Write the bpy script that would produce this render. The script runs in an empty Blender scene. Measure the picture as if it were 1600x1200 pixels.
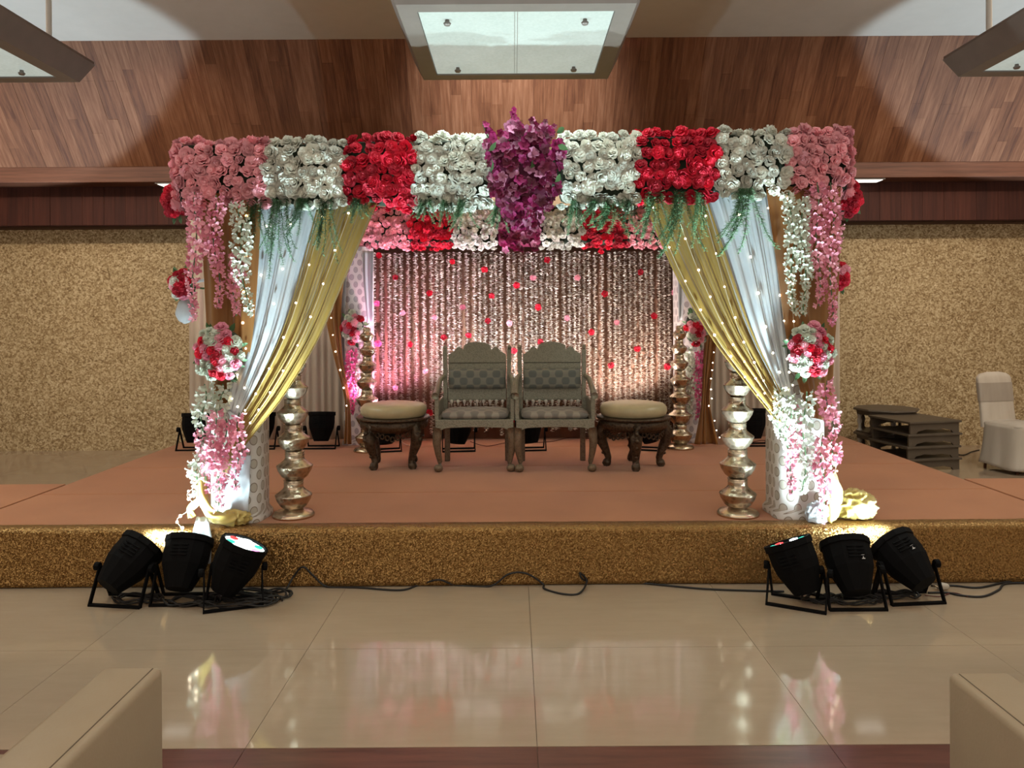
import bpy, math, random
from mathutils import Vector, Matrix, Euler, noise
R = random.Random(11)
PI = math.pi
S = bpy.context.scene
C = S.collection

# ------------------------------------------------------------------ camera, world, exposure
CAMZ = 1.55; F = 1200.0; CX, CY = 803.0, 500.0; ROLL = math.radians(0.35)
cam_d = bpy.data.cameras.new('camera'); cam = bpy.data.objects.new('camera', cam_d); C.objects.link(cam)
cam.location = (0, 0, CAMZ)
cam.rotation_euler = (Matrix.Rotation(ROLL, 3, 'Y') @ Matrix.Rotation(PI/2, 3, 'X')).to_euler()
cam_d.lens = 27.0; cam_d.sensor_width = 36.0; cam_d.sensor_fit = 'HORIZONTAL'
cam_d.shift_x = -(CX-800)/1600; cam_d.shift_y = -(600-CY)/1600
cam_d.clip_start = 0.05
S.camera = cam
S.view_settings.view_transform = 'Standard'; S.view_settings.look = 'None'
S.view_settings.gamma = 1.0; S.view_settings.use_curve_mapping = False
S.view_settings.exposure = 0.0
w = bpy.data.worlds.new('world'); S.world = w; w.use_nodes = True
w.node_tree.nodes['Background'].inputs[0].default_value = (1.0, 0.87, 0.74, 1)
w.node_tree.nodes['Background'].inputs[1].default_value = 0.82

def light(name, kind, loc, energy, col, target=None, parent=None, **kw):
    d = bpy.data.lights.new(name, kind); d.energy = energy; d.color = col
    for k, v in kw.items(): setattr(d, k, v)
    o = bpy.data.objects.new(name, d); C.objects.link(o); o.location = loc
    if target is not None:
        o.rotation_euler = (Vector(target)-Vector(loc)).to_track_quat('-Z', 'Y').to_euler()
    return o
WARM = (1.0, 0.80, 0.60)
light('hall_light', 'AREA', (0, 1.0, 4.3), 110, WARM, (0, 1.0, 0), shape='RECTANGLE', size=9, size_y=3)
light('hall_light', 'AREA', (-4.8, 5.6, 4.3), 60, WARM, (-4.8, 5.6, 0), shape='RECTANGLE', size=2.5, size_y=2)
light('hall_light', 'AREA', (4.8, 5.6, 4.3), 60, WARM, (4.8, 5.6, 0), shape='RECTANGLE', size=2.5, size_y=2)
for x_ in (-5.6, -3.6, 3.6, 5.6):
    light('added_wall_light', 'SPOT', (x_, 5.2, 4.34), 210, WARM, (x_*1.03, 9.3, 2.0), spot_size=math.radians(62), spot_blend=1.0, shadow_soft_size=.08)  # added spots without fixtures, they lift the back wall
light('added_bulkhead_light', 'SPOT', (.05, 4.0, 4.3), 1700, (.92, .97, 1), (.05, 8.2, 3.8), spot_size=math.radians(38), spot_blend=1.0, shadow_soft_size=.1)  # added light without a fixture, brightens the middle of the sloping slats
light('added_ceiling_glow', 'SPOT', (-6.1, 6.1, .2), 680, (.70, .90, 1.0), (-5.75, 7.15, 4.39), spot_size=math.radians(60), spot_blend=.12, shadow_soft_size=.06)  # added pair out of view, no fixtures, for the cool ceiling glow
light('added_ceiling_glow', 'SPOT', (6.3, 6.1, .2), 680, (.70, .90, 1.0), (6.0, 7.15, 4.39), spot_size=math.radians(60), spot_blend=.12, shadow_soft_size=.06)

def L(px, py, Y):
    dx, dy = px-CX, py-CY
    s, c = math.sin(ROLL), math.cos(ROLL)
    x = dx*c - dy*s; y = dy*c + dx*s
    return Vector((x*Y/F, Y, CAMZ - y*Y/F))
def G(px, py, z=0.0):
    dx, dy = px-CX, py-CY
    s, c = math.sin(ROLL), math.cos(ROLL)
    x = dx*c - dy*s; y = dy*c + dx*s
    Y = (CAMZ-z)*F/y
    return Vector((x*Y/F, Y, z))

# ------------------------------------------------------------------ mesh builder
class MB:
    def __init__(s): s.v = []; s.f = []; s.uv = {}
    def add(s, vs, fs, M=None):
        b = len(s.v)
        s.v += [tuple(M @ Vector(p)) for p in vs] if M is not None else [tuple(p) for p in vs]
        s.f += [tuple(i+b for i in f) for f in fs]
        return s
    def box(s, c, d, M=None):
        x, y, z = c; a, b, e = d[0]/2, d[1]/2, d[2]/2
        vs = [(x+i*a, y+j*b, z+k*e) for i in (-1, 1) for j in (-1, 1) for k in (-1, 1)]
        return s.add(vs, [(0,1,3,2),(4,6,7,5),(0,4,5,1),(2,3,7,6),(0,2,6,4),(1,5,7,3)], M)
    def lathe(s, prof, n=16, M=None, sq=None, a0=0):
        vs = []; fs = []
        for (r, z) in prof:
            for k in range(n):
                a = 2*PI*k/n+a0; c_, s_ = math.cos(a), math.sin(a)
                if sq:
                    m = (abs(c_)**sq+abs(s_)**sq)**(-1/sq); c_ *= m; s_ *= m
                vs.append((r*c_, r*s_, z))
        m = len(prof)
        for j in range(m-1):
            for k in range(n):
                k2 = (k+1) % n
                fs.append((j*n+k, j*n+k2, (j+1)*n+k2, (j+1)*n+k))
        if prof[0][0] > 1e-4: fs.append(tuple(reversed(range(n))))
        if prof[-1][0] > 1e-4: fs.append(tuple(range((m-1)*n, m*n)))
        return s.add(vs, fs, M)
    def tube(s, pts, r, n=6, M=None):
        pts = [Vector(p) for p in pts]; vs = []; fs = []; up = Vector((0.13, .21, 1)).normalized()
        for i, p in enumerate(pts):
            t = (pts[min(i+1, len(pts)-1)]-pts[max(i-1, 0)]).normalized()
            a = t.cross(up)
            if a.length < .1: a = t.cross(Vector((1, 0, 0)))
            a.normalize(); b = t.cross(a)
            rr = r[i] if isinstance(r, (list, tuple)) else r
            for k in range(n):
                q = 2*PI*k/n
                vs.append(p+(a*math.cos(q)+b*math.sin(q))*rr)
        for i in range(len(pts)-1):
            for k in range(n):
                k2 = (k+1) % n
                fs.append((i*n+k, i*n+k2, (i+1)*n+k2, (i+1)*n+k))
        fs.append(tuple(range(n))); fs.append(tuple(reversed(range((len(pts)-1)*n, len(pts)*n))))
        return s.add(vs, fs, M)
    def grid(s, fn, nu, nv, M=None, closed=False):
        vs = [fn(i/nu, j/nv) for j in range(nv+1) for i in range(nu+1)]; fs = []
        for j in range(nv):
            for i in range(nu):
                a = j*(nu+1)+i
                fs.append((a, a+1, a+nu+2, a+nu+1))
        return s.add(vs, fs, M)
    def prism(s, pts, y0, y1, M=None):      # polygon in xz, extruded along y
        n = len(pts)
        vs = [(x, y0, z) for x, z in pts]+[(x, y1, z) for x, z in pts]
        fs = [tuple(range(n)), tuple(reversed(range(n, 2*n)))]+[(i, i+n, (i+1) % n+n, (i+1) % n) for i in range(n)]
        return s.add(vs, fs, M)
    def cushion(s, c, d, e=.45, nu=20, nv=10, M=None, puff=None):
        def sp(x, k): return math.copysign(abs(x)**k, x)
        def fn(u, v):
            a = u*2*PI; b = (v-.5)*PI
            x = sp(math.cos(a), e)*sp(math.cos(b), .6); y = sp(math.sin(a), e)*sp(math.cos(b), .6); z = sp(math.sin(b), .8)
            return (c[0]+x*d[0]/2, c[1]+y*d[1]/2, c[2]+z*d[2]/2)
        return s.grid(fn, nu, nv, M)
    def mesh(s, name, off=None, smooth=True):
        me = bpy.data.meshes.new(name)
        vs = s.v if off is None else [(a-off[0], b-off[1], c-off[2]) for a, b, c in s.v]
        me.from_pydata(vs, [], s.f)
        me.polygons.foreach_set('use_smooth', [smooth]*len(me.polygons))
        me.update(); return me
    def build(s, name, mat, parent=None, smooth=True, world=False, bevel=0, solid=0, loc=None, **props):
        off = None; l0 = Vector(loc) if loc is not None else Vector((0, 0, 0))
        if world:
            if parent is not None: off = wloc(parent)
            else: off = l0
        me = s.mesh(name, off, smooth); me.materials.append(mat)
        o = bpy.data.objects.new(name, me); C.objects.link(o)
        if parent is not None: o.parent = parent
        o.location = (0, 0, 0) if (world and parent is not None) else l0
        if solid:
            m = o.modifiers.new('thickness', 'SOLIDIFY'); m.thickness = solid
        if bevel:
            m = o.modifiers.new('bevel', 'BEVEL'); m.width = bevel; m.segments = 2; m.limit_method = 'ANGLE'
        for k, v in props.items(): o[k] = v
        return o
def wloc(o):
    p = Vector(o.location)
    while o.parent is not None:
        o = o.parent; p = p+Vector(o.location)
    return p
def tag(o, label, cat, group=None):
    o['label'] = label; o['category'] = cat
    if group: o['group'] = group
    return o
def thing(name, label, cat, loc, group=None, rz=0):
    o = bpy.data.objects.new(name, None); C.objects.link(o); o.location = loc; o.rotation_euler = (0, 0, rz)
    o.empty_display_size = .05
    return tag(o, label, cat, group)
def inst(name, me, mat, parent, loc, rot=None, sc=1.0):
    o = bpy.data.objects.new(name, me); C.objects.link(o); o.parent = parent; o.location = loc
    if rot is not None:
        o.rotation_mode = 'QUATERNION'; o.rotation_quaternion = rot
    o.scale = (sc, sc, sc) if not isinstance(sc, tuple) else sc
    if mat is not None and (not me.materials or me.materials[0] != mat):
        if not me.materials: me.materials.append(mat)
        o.material_slots[0].link = 'OBJECT'; o.material_slots[0].material = mat
    return o
def dup(root, loc, label, rz=None):
    def cp(o, par):
        c = o.copy(); C.objects.link(c); c.parent = par
        for ch in kids.get(o.name, []): cp(ch, c)
        return c
    kids = {}
    for o in bpy.data.objects:
        if o.parent is not None: kids.setdefault(o.parent.name, []).append(o)
    r = cp(root, None); r.location = loc; r['label'] = label
    if rz is not None: r.rotation_euler = (0, 0, rz)
    return r
def facing(n, spin=None):
    q = Vector(n).normalized().to_track_quat('Z', 'Y')
    return q @ Euler((0, 0, R.uniform(0, 2*PI) if spin is None else spin)).to_quaternion()

# ------------------------------------------------------------------ materials
class NT:
    def __init__(s, name):
        s.m = bpy.data.materials.new(name); s.m.use_nodes = True; s.t = s.m.node_tree
        s.b = s.t.nodes['Principled BSDF']; s.out = s.t.nodes['Material Output']
    def n(s, typ, **kw):
        x = s.t.nodes.new(typ)
        for k, v in kw.items():
            if k.startswith('i_'): x.inputs[k[2:].replace('_', ' ')].default_value = v
            else: setattr(x, k, v)
        return x
    def l(s, a, b): s.t.links.new(a, b)
    def math(s, op, a, b=None, c=None):
        x = s.n('ShaderNodeMath', operation=op)
        for i, q in enumerate((a, b, c)):
            if q is None: continue
            if hasattr(q, 'links'): s.l(q, x.inputs[i])
            else: x.inputs[i].default_value = q
        return x.outputs[0]
    def mix(s, f, a, b, blend='MIX'):
        x = s.n('ShaderNodeMix', data_type='RGBA', blend_type=blend)
        for i, q in ((0, f), (6, a), (7, b)):
            if hasattr(q, 'links'): s.l(q, x.inputs[i])
            else: x.inputs[i].default_value = (tuple(q)+(1,)) if isinstance(q, (tuple, list)) and len(q) == 3 else q
        return x.outputs[2]
    def coord(s, kind='Object', scale=(1, 1, 1)):
        t = s.n('ShaderNodeTexCoord'); m = s.n('ShaderNodeMapping'); m.inputs['Scale'].default_value = scale
        s.l(t.outputs[kind], m.inputs['Vector']); return m.outputs[0]
    def geo(s, scale=(1, 1, 1)):
        t = s.n('ShaderNodeNewGeometry'); m = s.n('ShaderNodeMapping'); m.inputs['Scale'].default_value = scale
        s.l(t.outputs['Position'], m.inputs['Vector']); return m.outputs[0]
    def noise(s, vec, scale, detail=4, rough=.5):
        x = s.n('ShaderNodeTexNoise'); x.inputs['Scale'].default_value = scale; x.inputs['Detail'].default_value = detail
        x.inputs['Roughness'].default_value = rough; s.l(vec, x.inputs['Vector']); return x.outputs['Fac']
    def vor(s, vec, scale, out='Distance', feature='F1'):
        x = s.n('ShaderNodeTexVoronoi', feature=feature); x.inputs['Scale'].default_value = scale; s.l(vec, x.inputs['Vector']); return x.outputs[out]
    def ramp(s, fac, stops):
        x = s.n('ShaderNodeValToRGB'); e = x.color_ramp.elements
        while len(e) < len(stops): e.new(.5)
        for i, (p, c) in enumerate(stops): e[i].position = p; e[i].color = tuple(c)+(1,)
        s.l(fac, x.inputs[0]); return x.outputs[0]
    def base(s, c):
        if hasattr(c, 'links'): s.l(c, s.b.inputs['Base Color'])
        else: s.b.inputs['Base Color'].default_value = tuple(c)+(1,)
    def bump(s, h, strength=.3, dist=.01):
        x = s.n('ShaderNodeBump'); x.inputs['Strength'].default_value = strength; x.inputs['Distance'].default_value = dist
        s.l(h, x.inputs['Height']); s.l(x.outputs[0], s.b.inputs['Normal']); return s
    def set(s, **kw):
        for k, v in kw.items(): s.b.inputs[k.replace('_', ' ')].default_value = v
        return s
def petal(name, c, var=.25, trans=.25, dark=None):
    m = NT(name); g = m.noise(m.geo(), 14, 2)
    oi = m.n('ShaderNodeObjectInfo')
    hi = tuple(min(1, x*(1+var)) for x in c); lo = dark or tuple(x*(1-var) for x in c)
    f = m.math('ADD', m.math('MULTIPLY', g, .5), m.math('MULTIPLY', oi.outputs['Random'], .5))
    col = m.ramp(f, [(.25, lo), (.75, hi)]); m.base(col); m.set(Roughness=.7)
    tr = m.n('ShaderNodeBsdfTranslucent'); m.l(col, tr.inputs[0])
    mx = m.n('ShaderNodeMixShader'); mx.inputs[0].default_value = trans
    m.l(m.b.outputs[0], mx.inputs[1]); m.l(tr.outputs[0], mx.inputs[2]); m.l(mx.outputs[0], m.out.inputs[0])
    return m.m
def cloth(name, c, c2=None, trans=.35, rough=.55, sheen=.3, alpha=1.0, weave=900):
    m = NT(name); n = m.noise(m.coord('Object', (1, 1, .15)), 12, 3)
    col = m.ramp(n, [(.3, c2 or tuple(x*.85 for x in c)), (.7, c)]); m.base(col)
    m.set(Roughness=rough, Sheen_Weight=sheen)
    tr = m.n('ShaderNodeBsdfTranslucent'); m.l(col, tr.inputs[0])
    mx = m.n('ShaderNodeMixShader'); mx.inputs[0].default_value = trans
    m.l(m.b.outputs[0], mx.inputs[1]); m.l(tr.outputs[0], mx.inputs[2])
    last = mx.outputs[0]
    if alpha < 1:
        tp = m.n('ShaderNodeBsdfTransparent'); m2 = m.n('ShaderNodeMixShader'); m2.inputs[0].default_value = alpha
        m.l(tp.outputs[0], m2.inputs[1]); m.l(last, m2.inputs[2]); last = m2.outputs[0]
    m.l(last, m.out.inputs[0]); return m.m
def plain(name, c, rough=.5, metal=0, bumpscale=0, bs=.2, var=.1):
    m = NT(name); n = m.noise(m.coord(), 9, 4)
    m.base(m.ramp(n, [(.3, tuple(x*(1-var) for x in c)), (.7, tuple(min(1, x*(1+var)) for x in c))]))
    m.set(Roughness=rough, Metallic=metal)
    if bumpscale: m.bump(m.noise(m.coord(), bumpscale, 3), bs, .004)
    return m.m
def dotted(name, ground, dot, ring, cw, ch, rad, axes='uv', metal=0, swap=None):
    m = NT(name)
    if axes == 'uv':
        t = m.n('ShaderNodeTexCoord'); sp = m.n('ShaderNodeSeparateXYZ'); m.l(t.outputs['UV'], sp.inputs[0]); u, v = sp.outputs[0], sp.outputs[1]
    else:
        t = m.n('ShaderNodeTexCoord'); sp = m.n('ShaderNodeSeparateXYZ'); m.l(t.outputs['Object'], sp.inputs[0])
        u, v = sp.outputs['XYZ'.index(axes[0])], sp.outputs['XYZ'.index(axes[1])]
    vv = m.math('DIVIDE', v, ch); row = m.math('FLOOR', vv)
    uu = m.math('ADD', m.math('DIVIDE', u, cw), m.math('MULTIPLY', m.math('FLOORED_MODULO', row, 2.0), .5))
    fu = m.math('MULTIPLY', m.math('SUBTRACT', m.math('FRACT', uu), .5), cw); fv = m.math('MULTIPLY', m.math('SUBTRACT', m.math('FRACT', vv), .5), ch)
    fv = m.math('MULTIPLY', fv, .85)
    d = m.math('SQRT', m.math('ADD', m.math('MULTIPLY', fu, fu), m.math('MULTIPLY', fv, fv)))
    inner = m.math('LESS_THAN', d, rad*.8); outer = m.math('LESS_THAN', d, rad)
    n = m.noise(m.geo(), 30, 3)
    g = m.mix(n, tuple(x*.9 for x in ground), ground)
    col = m.mix(inner, m.mix(outer, g, ring), dot)
    m.base(col); m.set(Roughness=.55, Sheen_Weight=.2)
    m.bump(m.noise(m.geo(), 60, 2), .15, .004); return m.m

def slatwood(name, dark, mid, lite):
    m = NT(name); oi = m.n('ShaderNodeObjectInfo'); v = m.geo((28, 3.0, 1.3)); n = m.noise(v, 1.2, 6, .62)
    f = m.math('ADD', m.math('MULTIPLY', n, .85), m.math('MULTIPLY', oi.outputs['Random'], .20))
    m.base(m.ramp(f, [(.28, dark), (.52, mid), (.80, lite)])); m.set(Roughness=.6, Specular_IOR_Level=.3)
    m.bump(n, .15, .003); return m.m
M = {}
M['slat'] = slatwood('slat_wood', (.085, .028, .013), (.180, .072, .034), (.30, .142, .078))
M['shaded_slat'] = slatwood('shaded_slat_wood', (.030, .007, .005), (.055, .014, .009), (.09, .025, .015))  # slat wood again, the shade under the bulkhead put into its colour
def fasc():
    m = NT('fascia_wood'); n = m.noise(m.geo((1.2, 3, 30)), 1.3, 6, .6)
    m.base(m.ramp(n, [(.3, (.09, .032, .018)), (.7, (.19, .075, .042))])); m.set(Roughness=.45); return m.m
M['fascia'] = fasc()
def wallgold():
    m = NT('mica_chip_wall'); v = m.geo((1, 1, 1)); a = m.vor(v, 62, 'Color'); sp = m.n('ShaderNodeSeparateColor'); m.l(a, sp.inputs[0])
    n2 = m.noise(v, 26, 5, .75); n3 = m.noise(v, 2.0, 3)
    f = m.math('ADD', m.math('MULTIPLY', sp.outputs[0], .36), m.math('MULTIPLY_ADD', n2, .62, m.math('MULTIPLY', m.noise(v, 6, 4, .6), .16)))
    col = m.ramp(f, [(.28, (.13, .075, .028)), (.46, (.30, .21, .105)), (.62, (.47, .365, .21)), (.85, (.70, .60, .40))])
    col = m.mix(m.math('MULTIPLY', n3, .5), col, (.30, .17, .07), 'MULTIPLY') if False else col
    m.base(col); m.set(Roughness=.55, Specular_IOR_Level=.35); m.bump(f, .5, .012); return m.m
M['wall'] = wallgold()
M['plaster'] = plain('white_plaster', (.60, .575, .54), .8, var=.02)
M['side_plaster'] = plain('beige_plaster', (.55, .42, .29), .8, var=.05)
def tile():
    m = NT('polished_marble_tile'); v = m.geo((1, 1.6, 1)); n = m.noise(v, 1.6, 6, .65); n2 = m.noise(m.geo((4, 22, 1)), 1.0, 5, .6)
    f = m.math('ADD', m.math('MULTIPLY', n, .6), m.math('MULTIPLY', n2, .4))
    m.base(m.ramp(f, [(.3, (.355, .28, .20)), (.7, (.42, .335, .245))])); m.set(Roughness=.07, Specular_IOR_Level=.85); return m.m
M['tile'] = tile()
def mahog():
    m = NT('mahogany_floor'); n = m.noise(m.geo((1.6, 18, 1)), 1.5, 7, .65)
    m.base(m.ramp(n, [(.3, (.065, .020, .014)), (.7, (.15, .055, .040))])); m.set(Roughness=.3); return m.m
M['mahogany'] = mahog()
M['grout'] = plain('tile_joint', (.20, .15, .10), .8)
def carpet():
    m = NT('rust_carpet'); n = m.noise(m.geo(), 2.2, 4); n2 = m.noise(m.geo(), 260, 2)
    f = m.math('ADD', m.math('MULTIPLY', n, .5), m.math('MULTIPLY', n2, .5))
    m.base(m.ramp(f, [(.3, (.32, .115, .040)), (.7, (.45, .180, .072))])); m.set(Roughness=.95, Sheen_Weight=.3, Specular_IOR_Level=.1)
    m.bump(n2, .4, .004); return m.m
M['carpet'] = carpet()
def glitter():
    m = NT('gold_glitter_cloth'); v = m.geo(); vo = m.n('ShaderNodeTexVoronoi'); vo.inputs['Scale'].default_value = 170; m.l(v, vo.inputs['Vector'])
    sp = m.n('ShaderNodeSeparateColor'); m.l(vo.outputs['Color'], sp.inputs[0])
    m.base(m.ramp(sp.outputs[0], [(.2, (.20, .100, .028)), (.8, (.40, .24, .085))])); m.set(Metallic=.75, Roughness=.42)
    # each flake tilts its own way
    g = m.n('ShaderNodeNewGeometry'); sub = m.n('ShaderNodeVectorMath', operation='SUBTRACT'); m.l(vo.outputs['Color'], sub.inputs[0]); sub.inputs[1].default_value = (.5, .5, .5)
    sc = m.n('ShaderNodeVectorMath', operation='SCALE'); m.l(sub.outputs[0], sc.inputs[0]); sc.inputs['Scale'].default_value = .95
    ad = m.n('ShaderNodeVectorMath', operation='ADD'); m.l(sc.outputs[0], ad.inputs[0]); m.l(g.outputs['Normal'], ad.inputs[1])
    no = m.n('ShaderNodeVectorMath', operation='NORMALIZE'); m.l(ad.outputs[0], no.inputs[0]); m.l(no.outputs[0], m.b.inputs['Normal']); return m.m
M['glitter'] = glitter()
M['black'] = plain('black_metal', (.0025, .0025, .003), .75, .0)
M['black'].node_tree.nodes['Principled BSDF'].inputs['Specular IOR Level'].default_value = .12
M['black_cable'] = plain('black_rubber', (.008, .007, .007), .6)
M['red_wire'] = plain('dark_red_wire', (.09, .012, .01), .6)
M['bronze'] = plain('bronze_frame', (.20, .165, .145), .45, .3, var=.06)
def glass_panel():
    m = NT('frosted_glass_panel'); n = m.noise(m.coord(), 60, 3); n1 = m.noise(m.coord(), 3, 2)
    m.base((.22, .25, .23)); m.set(Roughness=.25, Emission_Strength=.50)
    c = m.ramp(m.math('ADD', m.math('MULTIPLY', n, .5), m.math('MULTIPLY', n1, .5)), [(.3, (.58, .68, .62)), (.7, (.80, .90, .84))])
    m.l(c, m.b.inputs['Emission Color']); m.bump(n, .3, .004); return m.m
M['panel'] = glass_panel()
def emis(name, c, s):
    m = NT(name); m.base((0, 0, 0)); m.b.inputs['Emission Color'].default_value = tuple(c)+(1,); m.set(Emission_Strength=s); return m.m
M['soffit_glow'] = emis('soffit_lamp_glow', (1, .95, .86), 1.6)
M['bulb'] = emis('fairy_bulb', (1, .84, .60), 14)
M['bulb_warm'] = emis('amber_fairy_bulb', (1, .55, .22), 9)
M['wire'] = plain('clear_wire', (.55, .50, .38), .4)
M['led_white'] = emis('led_white', (.85, 1.0, .97), 7)
M['led_cyan'] = emis('led_cyan', (.05, .85, .65), 1.1)
M['led_red'] = emis('led_red', (1, .08, .08), 1.2)
M['led_pink'] = emis('led_pink', (1, .25, .6), 3)
M['mark'] = plain('white_print', (.6, .6, .6), .5)
M['pink'] = petal('pink_petal', (.84, .38, .43), .25, .2)
M['white'] = petal('ivory_petal', (.66, .67, .60), .20, .2)
M['red'] = petal('red_petal', (.56, .008, .035), .4, .15)
M['silk_pink'] = petal('silk_pink_petal', (.78, .40, .48), .25, .3, (.66, .20, .30))
M['silk_white'] = petal('silk_white_petal', (.66, .70, .62), .1, .3, (.55, .61, .50))
M['hot_pink'] = petal('hot_pink_petal', (.85, .16, .40), .2, .3)
M['orchid_dark'] = petal('orchid_dark_petal', (.13, .004, .035), .4, .25)
M['orchid'] = petal('orchid_petal', (.26, .012, .10), .4, .3)
M['orchid_pale'] = petal('orchid_pale_petal', (.50, .20, .34), .25, .3)
M['leaf'] = petal('leaf_green', (.055, .13, .045), .3, .2)
M['fern'] = petal('fern_green', (.12, .24, .12), .35, .3)
M['moss'] = plain('dark_foam_backing', (.018, .030, .016), .9)
M['string_petal'] = petal('jasmine_petal', (.84, .80, .74), .08, .3)
M['gold_cloth'] = cloth('gold_organza', (.43, .285, .055), (.31, .195, .03), .45, .45, .5)
M['amber_cloth'] = cloth('amber_organza', (.46, .22, .05), (.30, .12, .025), .5, .45, .5)
M['white_cloth'] = cloth('white_organza', (.60, .63, .65), (.48, .52, .56), .35, .5, .4)
M['pleat_cloth'] = cloth('cream_backdrop_cloth', (.62, .53, .43), (.52, .43, .34), .15, .7, .2)
M['brown_cloth'] = cloth('brown_backing_cloth', (.24, .125, .075), (.17, .08, .05), .1, .7, .2)
M['roof_cloth'] = cloth('beige_roof_cloth', (.52, .40, .22), (.44, .32, .16), .45, .6, .2)
M['yellow_cloth'] = cloth('yellow_satin', (.66, .52, .16), (.48, .35, .08), .25, .35, .4)
M['satin_white'] = cloth('white_satin', (.58, .60, .62), (.46, .50, .54), .3, .4, .3)
M['pillar_print'] = dotted('medallion_print_cloth', (.62, .60, .57), (.40, .36, .30), (.22, .18, .14), .088, .072, .026)
M['back_print'] = dotted('back_medallion_print_cloth', (.60, .55, .54), (.33, .29, .30), (.30, .26, .27), .088, .072, .026)
M['cushion_back'] = dotted('dotted_back_cushion', (.23, .235, .20), (.12, .135, .13), (.14, .15, .14), .115, .062, .036, 'XZ')
M['cushion_seat'] = dotted('dotted_seat_cushion', (.30, .28, .24), (.16, .15, .14), (.18, .17, .15), .115, .085, .036, 'XY')
def embossed(name, c, c2, scale, rough=.45, metal=.45, st=.6):
    m = NT(name); v = m.coord(); f = m.vor(v, scale, 'Distance'); n = m.noise(v, scale*.6, 4, .6)
    h = m.math('ADD', m.math('MULTIPLY', f, .6), m.math('MULTIPLY', n, .6))
    m.base(m.ramp(h, [(.25, c2), (.65, c)])); m.set(Roughness=rough, Metallic=metal); m.bump(h, st, .006); return m.m
M['silver_wood'] = embossed('embossed_grey_metal', (.29, .285, .225), (.16, .16, .125), 90)
M['brown_legs'] = embossed('worn_brass_legs', (.20, .15, .10), (.11, .075, .05), 70, .5, .4, .3)
M['dark_carved'] = embossed('dark_carved_metal', (.085, .058, .036), (.016, .010, .007), 45, .42, .5, .9)
M['brass'] = embossed('beaten_silver_brass', (.54, .46, .35), (.20, .15, .09), 34, .26, .92, .9)
M['brass_plain'] = plain('smooth_silver_brass', (.58, .48, .35), .24, .92)
M['leatherette'] = plain('gold_cream_leatherette', (.50, .44, .27), .3, .0, 40, .25)
M['sofa'] = plain('cream_leather', (.34, .265, .175), .55, 0, 120, .1, .03)
M['seam'] = plain('seam_thread', (.12, .085, .05), .7)
M['chair_cover'] = cloth('white_chair_cover', (.66, .60, .52), (.58, .52, .44), .1, .7, .2)
M['sash'] = cloth('grey_satin_sash', (.42, .37, .31), (.36, .31, .26), .05, .5, .3)
M['grey_table'] = plain('grey_painted_wood', (.105, .082, .060), .5, 0, 30, .2)
M['dark_hole'] = plain('dark_inner_wood', (.03, .022, .016), .8)
M['brown_foot'] = plain('brown_chair_leg', (.14, .06, .03), .4)

# ------------------------------------------------------------------ setting
def struct(name, mb, mat, **kw):
    o = mb.build(name, mat, **kw); o['kind'] = 'structure'; return o
fl = struct('floor', MB().box((0, 3.3, -.03), (15.2, 13, .04)), M['grout'], smooth=False)
TS = 1.06; x0 = .075; yb = 3.63
tm = MB().box((0, 0, 0), (TS-.0022, TS-.0022, .03)).mesh('tile', None, False)
for i in range(-7, 8):
    for j in range(-1, 6):
        cx, cy = x0+(i+.5)*TS, yb+(j+.5)*TS
        if j < 0: continue
        inst('tile', tm, M['tile'], fl, (cx, cy, -.015))
tm2 = MB().box((0, 0, 0), (TS-.0022, yb-2.79-.002, .03)).mesh('tile_cut', None, False)
tm3 = MB().box((0, 0, 0), (TS-.0022, TS-.0022, .03)).mesh('dark_tile', None, False)
for i in range(-5, 5):
    inst('tile', tm2, M['tile'], fl, (x0+(i+.5)*TS, (yb+2.79)/2, -.015))
    for j in range(3):
        inst('dark_tile', tm3, M['mahogany'], fl, (x0+(i+.5)*TS, 2.788-(j+.5)*TS, -.015))
struct('wall_back', MB().box((0, 9.4, 1.4), (15, .2, 2.8)), M['wall'], smooth=False)
struct('wall_left', MB().box((-7.55, 4.2, 2.2), (.1, 10.6, 4.4)), M['side_plaster'], smooth=False)
struct('wall_right', MB().box((7.55, 4.2, 2.2), (.1, 10.6, 4.4)), M['side_plaster'], smooth=False)
struct('ceiling', MB().box((0, 3.4, 4.44), (15, 8.7, .1)), M['plaster'], smooth=False)
# sloping slatted bulkhead
t1 = struct('trim_1', MB().prism([(0, 0)], 0, 0) if False else MB().add(
    [(-7.5, 7.75, 4.40), (7.5, 7.75, 4.40), (7.5, 8.6, 3.30), (-7.5, 8.6, 3.30), (-7.5, 7.9, 4.45), (7.5, 7.9, 4.45), (7.5, 8.7, 3.4), (-7.5, 8.7, 3.4)],
    [(0, 3, 2, 1), (4, 5, 6, 7), (0, 1, 5, 4), (2, 3, 7, 6), (0, 4, 7, 3), (1, 2, 6, 5)]), M['fascia'], smooth=False)
d = Vector((0, .85, -1.10)); LEN = d.length; d.normalize(); nrm = Vector((0, -d.z*-1, 0)); nrm = Vector((0, -1.10, -.85)).normalized()
ncol = 138; wcol = 15.0/ncol
for i in range(ncol):
    x = -7.5+(i+.5)*wcol
    cut = R.uniform(.15, .85)*LEN
    for a, b in ((0, cut), (cut, LEN)):
        me = MB().box((0, 0, 0), (wcol-.0015, b-a-.001, .022)).mesh('slat', None, False)
        c = Vector((x, 7.75, 4.40))+d*((a+b)/2)+nrm*R.uniform(.002, .006)
        rot = Matrix((Vector((1, 0, 0)), d, Vector((1, 0, 0)).cross(d))).transposed().to_quaternion()
        inst('slat', me, M['slat'], t1, c, rot)
struct('trim_2', MB().box((0, 8.62, 3.215), (15, .05, .19)).box((0, 8.77, 3.14), (15, .28, .03)), M['fascia'], smooth=False, bevel=.004)
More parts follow.
